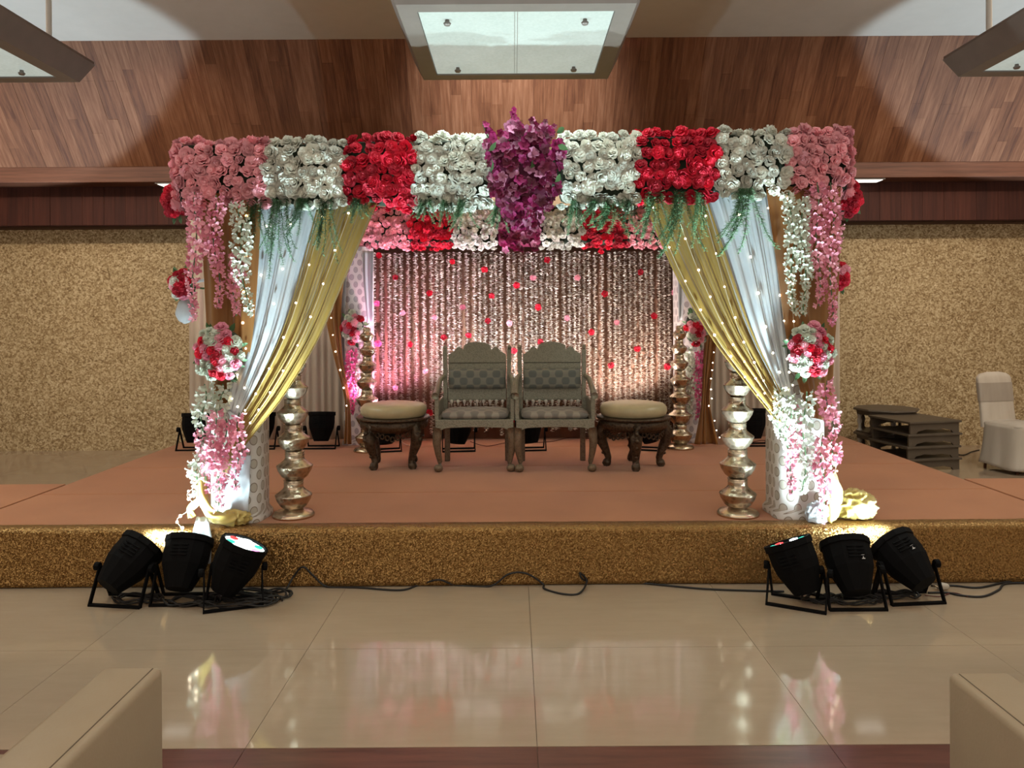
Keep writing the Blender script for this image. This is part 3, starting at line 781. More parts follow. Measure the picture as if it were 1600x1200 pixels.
dr_white = drape('drape', [(1094, 292, T), (1130, 405, T), (1166, 510, 4.64), (1200, 580, 4.60), (1222, 622, 4.57)],
                 [(1200, 292, T-.02), (1216, 405, T-.04), (1226, 510, 4.62), (1232, 580, 4.58), (1238, 622, 4.55)], 14, .013, .005, 'white_cloth',
                 'white sheer drape swept from the front beam to the right post', 5)
dr_amber = drape('drape', [(1196, 292, 4.61), (1213, 420, 4.61), (1230, 540, 4.60), (1262, 650, 4.60)],
                 [(1312, 292, 4.61), (1310, 430, 4.61), (1302, 560, 4.605), (1298, 660, 4.60)], 6, .014, .008, 'amber_cloth',
                 'amber sheer drape hanging straight in front of the right post', 6)
# back post drapes
bl = drape('drape', [(524, 392, 7.45), (507, 470, 7.42), (518, 545, 7.38), (538, 625, 7.34), (537, 694, 7.34)],
           [(543, 392, 7.45), (534, 470, 7.42), (534, 545, 7.38), (546, 625, 7.34), (549, 694, 7.34)], 3, .02, .014, 'amber_cloth',
           'narrow amber drape tied beside the left back post', 7, nu=40)
drape('drape', [(520, 392, 7.5), (523, 470, 7.47), (533, 560, 7.44), (540, 620, 7.42)], [(545, 392, 7.5), (540, 470, 7.47), (540, 560, 7.44), (546, 620, 7.42)], 3, .015, .01, 'white_cloth',
      'narrow white drape beside the left back post', 5, nu=30)
br = drape('drape', [(1106, 392, 7.45), (1106, 480, 7.42), (1099, 560, 7.38), (1096, 630, 7.34), (1085, 694, 7.30)],
           [(1124, 392, 7.45), (1124, 480, 7.42), (1116, 560, 7.38), (1108, 625, 7.34), (1122, 694, 7.30)], 4, .02, .02, 'amber_cloth',
           'narrow amber drape tied beside the right back post', 9, nu=40)
drape('drape', [(566, 392, 7.40), (568, 440, 7.40), (574, 505, 7.42)], [(584, 392, 7.40), (583, 440, 7.40), (582, 505, 7.42)], 3, .012, .008, 'white_cloth',
      'sheer white strip over the inner edge of the left back post', 10, nu=24, nv=12)
drape('drape', [(1058, 392, 7.40), (1059, 440, 7.40), (1060, 500, 7.42)], [(1078, 392, 7.40), (1072, 440, 7.40), (1066, 500, 7.42)], 3, .012, .008, 'white_cloth',
      'sheer white strip over the inner edge of the right back post', 11, nu=24, nv=12)
# pleated backdrop cloths
def backdrop(xa, xb, label, seed):
    def fn(u, v):
        x = xa+(xb-xa)*u; ph = x*2*PI/.075
        return Vector((x+.006*math.sin(ph*.37+seed), 7.93+.018*math.sin(ph)+.01*math.sin(ph*.31+v*2), 2.62-v*(2.62-SZ-.004)))
    o = MB().grid(fn, int(abs(xb-xa)/.0125), 10).build('backdrop_curtain', M['pleat_cloth'], None, world=True, loc=((xa+xb)/2, 7.93, SZ), solid=.003)
    tag(o, label, 'curtain', 'pleated backdrop curtains')
backdrop(-3.36, -1.70, 'cream pleated backdrop curtain behind the left side of the stage', 1)
backdrop(1.90, 3.36, 'cream pleated backdrop curtain behind the right side of the stage', 2)

# flower string curtain
fc = thing('flower_string_curtain', 'brown backdrop hung with white flower strings and scattered red flowers behind the chairs', 'curtain', (.07, 7.86, SZ))
def bk(u, v):
    x = -1.68+3.56*u; return Vector((x, 7.88+.010*math.sin(x*42)+.006*math.sin(x*17), 2.5-v*(2.5-SZ-.012)))
MB().grid(bk, 150, 4).build('backing_cloth', M['brown_cloth'], fc, world=True, solid=.003)
def string_mesh(seed, ln):
    r = random.Random(seed); mb = MB()
    mb.tube([(0, 0, 0), (0, 0, -ln)], .0015, 3); m = int(ln/.0155)
    wob = r.uniform(0, 6)
    for i in range(m):
        z = -(i+.5)*ln/m
        for q in range(6):
            a = r.uniform(0, 2*PI); l = r.uniform(.019, .030); d_ = Vector((math.cos(a), math.sin(a), r.uniform(-.6, .5))).normalized()
            s1 = d_.cross(Vector((0, 0, 1))).normalized()*r.uniform(.007, .011); p = Vector((.003*math.sin(i*.4+wob), 0, z))
            e = p+d_*l
            mb.add([p, p+d_*l*.6+s1, e, p+d_*l*.6-s1], [(0, 1, 2, 3)])
    return mb.mesh('flower_string', None, False)
LENS = (1.80, 1.72, 1.84)
STR = [string_mesh(20+i, LENS[i % 3]) for i in range(6)]
px = 584; si = 0; spx = []
while px < 1068:
    spx.append(px); px += R.choice((7.0, 8.3, 8.6, 9.6, 10.4, 8.0, 12.0))
for px in spx:
    me = STR[si % 6]; si += 1; p = L(px, 388, 7.80); p.z = 2.24
    inst('flower_string', me, M['string_petal'], fc, p-wloc(fc)+Vector((0, R.uniform(-.02, .01), 0)), Euler((0, 0, R.uniform(0, 6))).to_quaternion(), (1.30, 1.30, R.uniform(.98, 1.015)))
RED = [(592,399),(618,433),(671,458),(707,409),(757,421),(768,462),(807,446),(762,501),(693,527),(732,524),(641,538),(803,548),
       (939,393),(855,406),(1001,425),(945,459),(841,480),(1022,494),(924,519),(845,534),(996,545),(955,571),(1043,573),(803,655),(671,645)]
HOT = [(589,474),(591,537)]
PNK = [(629,489),(679,496),(723,480),(796,505),(902,434),(1054,457),(886,497),(964,504),(833,434),(665,580),(618,606)]
for lst, mt, s_ in ((RED, 'red', .032), (HOT, 'hot_pink', .034), (PNK, 'silk_pink', .030)):
    for (a, b) in lst:
        p = L(a, b, 7.75)
        o = inst('flower', R.choice(ROSES), M[mt], fc, p-wloc(fc), facing((R.uniform(-.3, .3), -1, R.uniform(-.2, .4))), s_*R.uniform(.95, 1.15))

# ------------------------------------------------------------------ fairy lights
def fairy(fn_pts, label, n, mat='bulb', r=.0062, wire=True, group='fairy light strands on the drapes', jit=.006):
    pts = [fn_pts(i/(n*2)) for i in range(n*2+1)]
    t = thing('fairy_light_strand', label, 'fairy lights', pts[-1], group)
    if wire: MB().tube(pts, .0016, 4).build('wire', M['wire'], t, world=True)
    for k in range(n):
        p = pts[2*k+1]+Vector((R.uniform(-jit, jit), -.006, R.uniform(-jit, jit)))
        inst('bulb', BULB, M[mat], t, p-pts[-1], None, r*R.uniform(.8, 1.25))
bm_ = MB(); bm_.lathe([(0, -1), (.7, -.7), (1, 0), (.7, .7), (0, 1)], 8)
BULB = bm_.mesh('bulb')
def on(fn, u0, u1, v0, v1, off=.03):
    return lambda f: fn(u0+(u1-u0)*f, v0+(v1-v0)*f)+Vector((0, -off, 0))
fairy(on(dl_gold, .18, .15, .02, .95), 'fairy lights along the inner edge of the left gold drape', 10)
fairy(on(dl_gold, .62, .60, .02, .70), 'fairy lights down the middle of the left gold drape', 9)
fairy(on(dl_white, .22, .25, .05, .95), 'fairy lights along the outer side of the left white drape', 6, wire=False)
fairy(on(dl_white, .62, .60, .05, .98), 'fairy lights down the middle of the left white drape', 7, wire=False)
fairy(on(dl_amber, .80, .80, .05, .9), 'amber fairy lights on the straight left drape', 6, 'bulb_warm', .009, wire=False)
fairy(on(dr_gold, .10, .08, .02, .98), 'fairy lights along the inner edge of the right gold drape', 11)
fairy(on(dr_gold, .42, .35, .10, .80), 'fairy lights down the middle of the right gold drape', 9)
fairy(on(dr_gold, .88, .45, .05, .85), 'fairy lights crossing the right gold drape from its outer edge', 9)
fairy(on(dr_white, .45, .45, .05, .95), 'fairy lights down the middle of the right white drape', 7, wire=False, r=.0085)
fairy(on(dr_white, .93, .93, .05, .9), 'fairy lights along the outer edge of the right white drape', 9, wire=False)
fairy(on(dr_amber, .25, .15, .03, .75), 'amber fairy lights on the straight right drape', 9, 'bulb', .0065)
fairy(on(bl, .35, .6, .12, .82), 'fairy lights on the drape beside the left back post', 8, 'bulb', .007, wire=False, group='fairy lights by the back posts')
fairy(on(br, .85, .97, .10, .98), 'fairy lights on the drape beside the right back post', 16, 'bulb', .006, wire=False, group='fairy lights by the back posts', jit=.02)
LG = L(302, 780, 4.45)
fairy(lambda f: L(300+8*math.sin(f*14)+(8-30*f if f > .6 else 0), 745+85*f, 4.46), 'loose fairy lights dangling at the foot of the left front post', 9, 'bulb', .008)
fairy(lambda f: L(1300-6*math.sin(f*9), 690+80*f, 4.47), 'loose fairy lights dangling at the foot of the right front post', 8, 'bulb', .006)

# ------------------------------------------------------------------ cloth at the post feet
def crumple(c, d, seed, name, mat, label, amp=.22, fr_=2.2):
    def fn(u, v):
        a = u*2*PI; b = (v-.5)*PI; n_ = Vector((math.cos(a)*math.cos(b), math.sin(a)*math.cos(b), math.sin(b)))
        q = 1-abs(noise.noise(n_*fr_+Vector((seed, seed*2, 0))))*2.2
        q2 = 1-abs(noise.noise(n_*fr_*2.1+Vector((seed+5, 0, seed))))*2
        k = 1+amp*(q-.4)+amp*.4*(q2-.5)
        p = Vector((n_.x*d[0]/2*k, n_.y*d[1]/2*k, max(-d[2]/2*.85, n_.z*d[2]/2*k)))
        return Vector(c)+p
    o = MB().grid(fn, 64, 36).build(name, M[mat], None, world=True, loc=(c[0], c[1], c[2]-d[2]/2*.85))
    return tag(o, label, 'cloth')
def ground_c(px, py, Y, h): 
    p = L(px, py, Y); return (p.x, p.y, SZ+h/2*.85+.008)
crumple(ground_c(1331, 800, 4.68, .17), (.26, .2, .17), 3, 'cloth_bundle', 'yellow_cloth', 'yellow satin cloth bundle lying at the foot of the right front post', .35, 2.4)
crumple(ground_c(1352, 810, 4.66, .07), (.10, .10, .07), 8, 'cloth_bundle', 'yellow_cloth', 'small end of yellow cloth right of the yellow bundle', .3, 2)
crumple(ground_c(368, 812, 4.60, .09), (.17, .10, .09), 5, 'cloth_bundle', 'yellow_cloth', 'yellow cloth knot lying at the foot of the left front post', .35, 2.6)
crumple(ground_c(1277, 808, 4.57, .12), (.13, .08, .13), 6, 'cloth_bundle', 'satin_white', 'white cloth bunched at the foot of the right front post', .3, 2)
def rope(pts, r, mat, label, name='twisted_cloth', cat='cloth'):
    P = [L(*p) for p in pts]; mb = MB(); n = 40
    cl = [curve(P, i/n) for i in range(n+1)]
    def fn(u, v):
        i = min(n, int(v*n)); p = cl[i]; a = u*2*PI
        k = r[0]+(r[1]-r[0])*v; k *= 1+.22*math.sin(a*4+v*16)
        t_ = (cl[min(n, i+1)]-cl[max(0, i-1)]).normalized(); s1 = t_.cross(Vector((0, 1, 0))).normalized()
        s2 = t_.cross(s1)
        return p+(s1*math.cos(a)+s2*math.sin(a))*k
    zmin = min(p.z for p in cl)-max(r)
    o = mb.grid(fn, 24, n).build(name, M[mat], None, world=True, loc=cl[-1])
    return tag(o, label, cat)
rope([(318, 745, 4.53), (316, 775, 4.50), (330, 803, 4.52), (350, 811, 4.54), (366, 812, 4.57)], (.022, .036), 'yellow_cloth', 'yellow cloth sweeping down the left front post to the stage')
rope([(300, 808, 4.56), (298, 795, 4.56), (310, 782, 4.56), (320, 770, 4.57)], (.02, .02), 'yellow_cloth', 'loop of yellow cloth at the outer foot of the left post')
rope([(1296, 740, 4.58), (1306, 765, 4.57), (1302, 795, 4.57), (1292, 812, 4.58)], (.03, .036), 'yellow_cloth', 'pale yellow cloth trailing down the right front post')
rope([(1296, 742, 4.545), (1306, 762, 4.54), (1308, 785, 4.54)], (.018, .028), 'satin_white', 'white cloth end hanging at the right front post')
# cloth tail over the stage edge
def tail(u, v):
    a = L(308, 818, 4.50).lerp(L(326, 818, 4.50), u) if v < .01 else None
    w_ = 9+7*min(1, v*2.5); cxp = 316-2*v
    Yq = 4.52-.055*min(1, v*8)
    p = L(cxp+(u-.5)*2*w_, 808+72*v, Yq)
    p.y += .008*math.sin(u*12); return p
tag(MB().grid(tail, 20, 24).build('cloth_tail', M['satin_white'], None, world=True, loc=L(316, 880, 4.46), solid=.003), 'white cloth tail hanging over the gold stage front at the left post', 'cloth')
def wrap(u, v):
    p = L(346+46*u-4*v, 712+88*v, 4.61)
    p.y = 4.615+.012*noise.noise(Vector((u*4, v*5, 2)))+.006*math.sin(u*9+v*9); return p
tag(MB().grid(wrap, 30, 30).build('white_wrap', M['satin_white'], None, world=True, loc=L(368, 800, 4.61), solid=.003), 'crumpled white cloth wrapped on the foot of the left front post', 'cloth')
def puff(u, v):
    a = u*2*PI; b = (v-.5)*PI
    c = L(289, 484, 4.86); return c+Vector((math.cos(a)*math.cos(b)*.055*(1-.3*math.sin(b)), math.sin(a)*math.cos(b)*.04, math.sin(b)*.085))*(1+.12*noise.noise(Vector((math.cos(a)*2, math.sin(a)*2, b*2))))
tag(MB().grid(puff, 24, 16).tube([L(289, 450, 4.86), L(300, 440, 4.85), L(340, 436, 4.82)], .01, 6).build('cloth_puff', M['satin_white'], None, world=True, loc=L(289, 505, 4.86)), 'white cloth puff at the outer side of the left front post', 'cloth')

# ------------------------------------------------------------------ stacked pot pillars
def potpillar(label, group, lean=0.0, npots=7):
    t = thing('pot_pillar', label, 'pot stack', (0, 0, SZ), group)
    MB().lathe([(0, 0), (.128, 0), (.13, .012), (.115, .03), (.06, .045), (.055, .05), (0, .05)], 28).build('base_plate', M['brass_plain'], t)
    z = .045; sizes = [.114, .112, .102, .098, .086, .076, .066]; hs = [.185, .180, .165, .160, .150, .138, .130]
    for k in range(npots):
        r, h = sizes[k], hs[k]; dx = lean*math.sin(k*1.7)+lean*.5*k*.3
        prof = [(r*.42, 0), (r*.52, h*.02), (r*.72, h*.12), (r*.92, h*.32), (r*.99, h*.46), (r, h*.475), (r*.97, h*.50), (r*.74, h*.60), (r*.56, h*.70), (r*.50, h*.80), (r*.54, h*.86), (r*.50, h*.90), (r*.55, h*.98), (r*.42, h*1.0)]
        if k == npots-1: prof += [(r*.3, h*1.05), (0, h*1.06)]
        p = MB().lathe(prof, 26, Matrix.Translation((dx, 0, z)) @ Matrix.Rotation(lean*1.5*math.sin(k*2.1), 4, 'Y')).build('pot', M['brass'], t)
        MB().lathe([(r*.50, 0), (r*.535, .006), (r*.50, .014), (r*.535, .022), (r*.50, .028)], 20, Matrix.Translation((dx, 0, z+h*.76))).build('neck_ring', M['brass_plain'], p)
        z += h
    return t
pp = potpillar('silver brass pot stack at the front, just right of the left post', 'stacks of metal pots on the stage', .006)
pp.location = G(459, 806, SZ)
dup(pp, G(1153, 804, SZ), 'silver brass pot stack at the front, just left of the right post', 1.2)
dup(pp, Vector((L(574, 690, 7.2).x, 7.2, SZ)), 'silver brass pot stack at the back, behind the left stool', .7)
dup(pp, Vector((L(1063, 690, 7.25).x, 7.25, SZ)), 'silver brass pot stack at the back, behind the right stool', 2.2)

# ------------------------------------------------------------------ ornate chairs
def cab_leg(x, y, s_, flip, h, thick=.034):
    pts = [(0, 0, h), (.006, -.006, h*.85), (.010, -.012, h*.66), (0, -.004, h*.42), (-.014, .004, h*.22), (-.014, 0, h*.12), (-.004, -.02, h*.055)]
    rr = [thick*1.1, thick*1.15, thick*1.0, thick*.78, thick*.62, thick*.6, thick*.8]
    mb = MB(); mb.tube([(x+p[0]*flip, y+p[1], p[2]) for p in pts], rr, 10)
    mb.lathe([(.012, 0), (.028, .006), (.036, .022), (.036, .04), (.026, .058), (0, .062)], 12, Matrix.Translation((x-.004*flip, y-.022, 0)))
    return mb
def make_chair(label):
    t = thing('armchair', label, 'chair', (0, 0, SZ), 'carved grey armchairs on the stage')
    W = .60; D = .50; sh = .36
    for s_ in (-1, 1):
        cab_leg(s_*(W/2), -D/2+.02, 1, s_, sh).build('leg', M['brown_legs'], t)
        MB().box((s_*(W/2-.035), D/2-.01, sh/2), (.045, .045, sh)).build('leg', M['brown_legs'], t, smooth=False, bevel=.006)
    ap = [(-W/2-.02, .43), (W/2+.02, .43), (W/2+.02, .335)]+[(W/2-.02-(W-.04)*k/12, .345+.010*math.sin(PI*k/12)+(.012 if 0 < k < 12 else -.004)) for k in range(13)]+[(-W/2-.02, .335)]
    MB().prism(ap, -D/2-.005, -D/2+.03).box((-W/2+.005, 0, .385), (.03, D-.02, .085)).box((W/2-.005, 0, .385), (.03, D-.02, .085)).box((0, D/2-.02, .385), (W-.02, .03, .085)).box((0, 0, .40), (W-.03, D-.03, .03)).build('seat_frame', M['silver_wood'], t, smooth=False, bevel=.004)
    MB().cushion((0, -.01, .455), (W-.04, D-.03, .085), .28, 28, 12).build('seat_cushion', M['cushion_seat'], t)
    yb_ = D/2-.005; ln = .08
    def bz(z): return yb_+(z-.43)*ln
    # back posts with finials
    for s_ in (-1, 1):
        MB().tube([(s_*(W/2-.025), bz(.40), .40), (s_*(W/2-.02), bz(.7), .70), (s_*(W/2-.015), bz(.985), .985)], [.024, .025, .026], 4).lathe([(.010, 0), (.018, .012), (.020, .026), (.010, .042), (0, .046)], 10, Matrix.Translation((s_*(W/2-.015), bz(.99), .985))).build('back_post', M['silver_wood'], t, smooth=False)
        # arm and its support
        ap_ = [(s_*(W/2-.01), bz(.76), .755), (s_*(W/2+.012), .10, .735), (s_*(W/2+.022), -.06, .665), (s_*(W/2+.024), -.17, .625), (s_*(W/2+.024), -.23, .622)]
        a = MB().tube(ap_, [.020, .023, .025, .030, .030], 8).build('armrest', M['silver_wood'], t)
        MB().box((s_*(W/2+.012), -.19, .51), (.035, .05, .19)).box((s_*(W/2+.006), .04, .51), (.022, .44, .13)).build('arm_support', M['silver_wood'], a, smooth=False, bevel=.006)
    # crest rail: scalloped
    cr = []; n = 60; wq = W-.09
    for k in range(n+1):
        x = -wq/2+wq*k/n; q = abs(x)/(wq/2)
        if q < .50: z = 1.005+.052*math.sqrt(max(0, 1-(q/.50)**2))
        elif q < .78: z = .985+.030*math.sin(PI*(q-.50)/.28)
        else: z = .962+.014*math.cos((q-.78)/.22*PI)
        cr.append((x, z))
    def pris(pts, nm, y0, y1, mt='silver_wood'):
        mb = MB().prism(pts, y0, y1); mb.v = [(a, b+bz(c)-yb_, c) for a, b, c in mb.v]; return mb.build(nm, M[mt], t, smooth=False, bevel=.003)
    pris(cr+[(wq/2, .872), (-wq/2, .872)], 'crest_rail', yb_-.02, yb_+.015)
    pris([(-wq/2, .868), (wq/2, .868), (wq/2, .815), (-wq/2, .815)], 'upper_rail', yb_-.014, yb_+.012)
    pris([(-wq/2, .885), (wq/2, .885), (wq/2, .64), (-wq/2, .64)], 'back_panel', yb_+.0, yb_+.012)
    pris([(-wq/2, .645), (wq/2, .645), (wq/2, .535)]+[(wq/2-wq*k/10, .540+(.008 if k % 2 else 0)) for k in range(11)]+[(-wq/2, .535)], 'lower_rail', yb_-.016, yb_+.014)
    Mx = Matrix.Translation((0, yb_-.012+.024, .728)) @ Matrix.Rotation(-.08, 4, 'X')
    MB().cushion((0, 0, .03), (wq-.01, .178, .085), .16, 32, 12, Mx @ Matrix.Rotation(PI/2, 4, 'X')).build('back_cushion', M['cushion_back'], t)
    for k in range(9):
        x = -wq/2+.03+(wq-.06)*k/8; z0_ = .49
        MB().lathe([(.006, z0_), (.006, z0_+.02), (.014, z0_+.035), (.016, z0_+.045), (.008, z0_+.055)], 8, Matrix.Translation((x, yb_-.005, 0))).build('spindle', M['string_petal'], t)
    return t
ch = make_chair('left of the two carved grey armchairs with dotted cushions on the stage')
c1 = G(742, 736, SZ); ch.location = (c1.x, c1.y+.22, SZ); ch.scale = (.985, .985, .975)
c2 = G(868, 736, SZ)
dup(ch, (c2.x, c2.y+.22, SZ), 'right of the two carved grey armchairs with dotted cushions on the stage')

# ------------------------------------------------------------------ round stools
def make_stool(label):
    t = thing('round_stool', label, 'stool', (0, 0, SZ), 'round carved stools beside the armchairs')
    r = .31
    MB().lathe([(0, .455), (r*.83, .455), (r*.89, .465), (r*.92, .50), (r*.91, .535), (r*.83, .562), (r*.5, .578), (0, .583)], 40).build('seat_cushion', M['leatherette'], t)
    MB().lathe([(0, .43), (r, .43), (r+.005, .44), (r, .452), (0, .456)], 40).build('top_ring', M['dark_carved'], t)
    MB().lathe([(r*.80, .34), (r*.82, .33), (r*.93, .36), (r*.95, .43), (r*.8, .43)], 40).build('apron', M['dark_carved'], t)
    for k in range(4):
        a = math.radians(45+6+90*k); c, s_ = math.cos(a), math.sin(a)
        prof = [(.235, .43, .040), (.262, .37, .046), (.285, .30, .052), (.270, .22, .046), (.235, .14, .034), (.215, .075, .028), (.225, .045, .036), (.232, .02, .038), (.23, 0, .026)]
        mb = MB().tube([(p[0]*c, p[0]*s_, p[1]) for p in prof], [p[2] for p in prof], 10)
        for q, (rr, zz, sz) in enumerate(((.315, .33, .020), (.318, .27, .024), (.300, .21, .020), (.26, .12, .016))):
            mb.lathe([(0, -sz), (sz*.8, -sz*.5), (sz, 0), (sz*.7, sz*.7), (0, sz)], 7, Matrix.Translation((rr*c, rr*s_, zz)))
        mb.build('leg', M['dark_carved'], t)
    # carved scroll skirt between legs
    for k in range(4):
        a0 = math.radians(6+90*k); mb = MB()
        for j in range(7):
            a = a0+(j-3)*.17; rr = .255
            mb.tube([(rr*math.cos(a+.07*math.sin(q)), rr*math.sin(a+.07*math.sin(q)), .315+.022*math.cos(q)-.012*(3-abs(j-3))) for q in [x*PI/4 for x in range(9)]], .0065, 5)
        mb.build('scroll_carving', M['dark_carved'], t)
    return t
so = make_stool('left round stool with shiny cream cushion and dark carved legs')
g1 = G(616, 728, SZ); so.location = (g1.x, g1.y, SZ); so.scale = (.97, .97, .93)
g2 = G(990, 728, SZ); dup(so, (g2.x, g2.y, SZ), 'right round stool with shiny cream cushion and dark carved legs', math.radians(35))

# ------------------------------------------------------------------ stage lights (par cans)
def par(loc, label, group, tilt, rz=0, col=(1, 1, 1), energy=60, cone=50, lens='white', mark=False, size=1.0, soft=.04, spread=24):
    """tilt=(rx, ry) of the can about its pivot, 0 = pointing straight up"""
    t = thing('stage_light', label, 'stage light', loc, group, rz)
    hp = .19*size; k = size
    Mc = Matrix.Translation((0, 0, hp)) @ Matrix.Rotation(tilt[1], 4, 'Y') @ Matrix.Rotation(tilt[0], 4, 'X') @ Matrix.Scale(k, 4)
    body = MB().lathe([(0, -.125), (.070, -.125), (.080, -.10), (.118, .0), (.125, .05), (.125, .118), (.133, .122), (.133, .155), (.118, .155), (.118, .135), (0, .135)], 12, Mc).build('housing', M['black'], t, smooth=False)
    for q in (-1, 1):
        for j in range(4):
            MB().box((.0, q*.1225, .035+j*.018), (.09, .008, .006), Mc).build('vent_rib', M['black'], body, smooth=False)
    ln = MB().lathe([(0, .137), (.117, .137), (.117, .142), (0, .143)], 20, Mc).build('lens', M['led_'+lens] if lens in ('white', 'pink') else M['black'], t, smooth=False)
    for j in range(6):
        a = 2*PI*j/6+.3
        MB().lathe([(0, 0), (.024, 0), (.024, .006), (0, .01)], 10, Mc @ Matrix.Translation((.082*math.cos(a), .082*math.sin(a), .143))).build('led', M[('led_cyan', 'led_white', 'led_red', 'led_cyan', 'led_white', 'led_pink')[j]] if lens else M['black'], ln)
    hw = .150*k
    for q in (-1, 1):
        sp = math.radians(spread)*q; lg = hp/math.cos(sp)
        ang = math.tan(math.radians(spread))*hp*q
        mb = MB()
        for s_ in (-1, 1):
            a = Vector((s_*hw, 0, hp)); b = Vector((s_*hw, ang, .008))
            dirv = (b-a); m = Matrix.Translation((a+b)/2) @ dirv.to_track_quat('Z', 'Y').to_matrix().to_4x4()
            mb.box((0, 0, 0), (.024*k if abs(dirv.to_track_quat('Z','Y').to_matrix()[0][0]) < .5 else .008*k, .008*k if abs(dirv.to_track_quat('Z','Y').to_matrix()[0][0]) < .5 else .024*k, dirv.length), m)
        mb.box((0, ang, .006), (2*hw+.008, .026*k, .012))
        mb.build('yoke', M['black'], t, smooth=False)
    for s_ in (-1, 1):
        MB().lathe([(0, 0), (.020, 0), (.024, .008), (.024, .026), (0, .03)], 10, Matrix.Translation((s_*hw, 0, hp)) @ Matrix.Rotation(s_*PI/2, 4, 'Y') @ Matrix.Scale(k, 4)).build('knob', M['black'], t, smooth=False)
    if mark:
        Mk = Mc @ Matrix.Translation((.03, -.121, .03))
        MB().box((0, 0, 0), (.004, .003, .016), Mk).box((0, 0, .009), (.016, .003, .004), Mk).box((0, 0, -.009), (.016, .003, .004), Mk).build('printed_mark', M['mark'], t, smooth=False)
    if energy:
        ld = bpy.data.lights.new('beam', 'SPOT'); ld.energy = energy; ld.color = col; ld.spot_size = math.radians(cone); ld.spot_blend = .6; ld.shadow_soft_size = soft
        lo = bpy.data.objects.new('beam', ld); C.objects.link(lo); lo.parent = t
        lo.matrix_local = (Mc @ Matrix.Translation((0, 0, .16)) @ Matrix.Rotation(PI, 4, 'X')).normalized()
    return t
FLG = 'black stage lights on the floor left of the stage front'; FRG = 'black stage lights on the floor right of the stage front'
def flo(px, py): g = G(px, py, 0); return (g.x, g.y, 0)
COOL = (.72, .95, 1.0)
par(flo(195, 940), 'leftmost black stage light on the floor, tilted right towards the stage', FLG, (-.82, .45), -.15, COOL, 75, 120, 'white')
par(flo(288, 938), 'middle one of the three black stage lights on the left', FLG, (-.55, .03), .02, COOL, 50, 100, 'white')
par(flo(365, 944), 'black stage light beside the cable coil, lit lens face up', FLG, (.02, .42), .35, COOL, 480, 76, 'white')
par(flo(1247, 944), 'leftmost of the three right-hand stage lights, lit lens showing', FRG, (-.12, -.40), -.5, COOL, 480, 76, 'dim')
par(flo(1330, 945), 'middle one of the three black stage lights on the right', FRG, (-.62, .0), .0, COOL, 50, 100, 'white', True)
par(flo(1420, 936), 'rightmost black stage light on the floor, tilted left towards the stage', FRG, (-.85, -.38), .1, COOL, 65, 120, 'white', True)
BG = 'black stage lights at the back of the stage'
def sto(px, Y): p = L(px, 600, Y); return (p.x, Y, SZ)
par(sto(305, 7.35), 'stage light at the back left corner of the stage, half behind the left post', BG, (-.15, 0), 0, (1, .8, .7), 6, 70, None)
par(sto(408, 7.4), 'stage light at the back seen between the left post and pot stack', BG, (-.15, 0), 0, (1, .8, .7), 6, 70, None)
par(sto(502, 7.4), 'stage light at the back standing right of the left pot stack', BG, (-.15, 0), 0, (1, .75, .65), 8, 70, None)
par(sto(600, 7.2), 'stage light on the stage behind the left round stool', BG, (-.28, -.05), .25, (1, .40, .66), 170, 130, None)
par(sto(716, 7.2), 'stage light on the stage behind the left armchair', BG, (-.25, .1), .1, (.92, .95, 1), 135, 130, None)
par(sto(826, 7.22), 'stage light on the stage behind the right armchair', BG, (-.25, -.1), .1, (.95, .96, 1), 135, 130, None)
par(sto(1012, 7.2), 'stage light on the stage behind the right round stool', BG, (-.28, -.3), -.3, (1, .82, .74), 125, 130, None)
par(sto(1176, 7.4), 'stage light at the back seen right of the right pot stack', BG, (-.2, 0), 0, (1, .85, .7), 8, 70, None)

# ------------------------------------------------------------------ cables
def cable(pts, r, mat, label, group='cables on the floor', z0=None, sub=8):
    n = (len(pts)-1)*sub; P = [curve(pts, i/n) for i in range(n+1)]
    o = MB().tube(P, r, 6).build('cable', M[mat], None, world=True, loc=P[0]); tag(o, label, 'cable', group); return o
def fl_(px, py, z=.006): return G(px, py, z)
def wl_(px, py): return L(px, py, 4.462)
cz = [fl_(420, 928), fl_(445, 922), wl_(458, 902), wl_(473, 886), wl_(490, 900), fl_(512, 917), fl_(560, 918), fl_(625, 922), fl_(655, 914), wl_(685, 906), fl_(712, 914), fl_(765, 916), wl_(795, 897), wl_(822, 896), wl_(848, 912), fl_(851, 920), fl_(880, 928), fl_(905, 927), wl_(917, 908), wl_(906, 895), wl_(912, 906), fl_(935, 908), fl_(1000, 911), fl_(1100, 920), fl_(1180, 923), fl_(1225, 924)]
cable(cz, .006, 'black_cable', 'long black cable wandering along the foot of the stage between the lights')
cable([fl_(1455, 915), fl_(1490, 915), fl_(1530, 918), fl_(1575, 909), fl_(1620, 908)], .006, 'black_cable', 'upper black cable running off to the right edge')
cable([fl_(1450, 926), fl_(1480, 926), fl_(1500, 930), fl_(1535, 932), fl_(1560, 922), fl_(1572, 912), fl_(1620, 911)], .006, 'black_cable', 'lower black cable curving up to the right edge')
cable([fl_(1445, 930), fl_(1470, 932), fl_(1488, 926), fl_(1512, 932)], .003, 'red_wire', 'thin dark red wire beside the right floor lights')
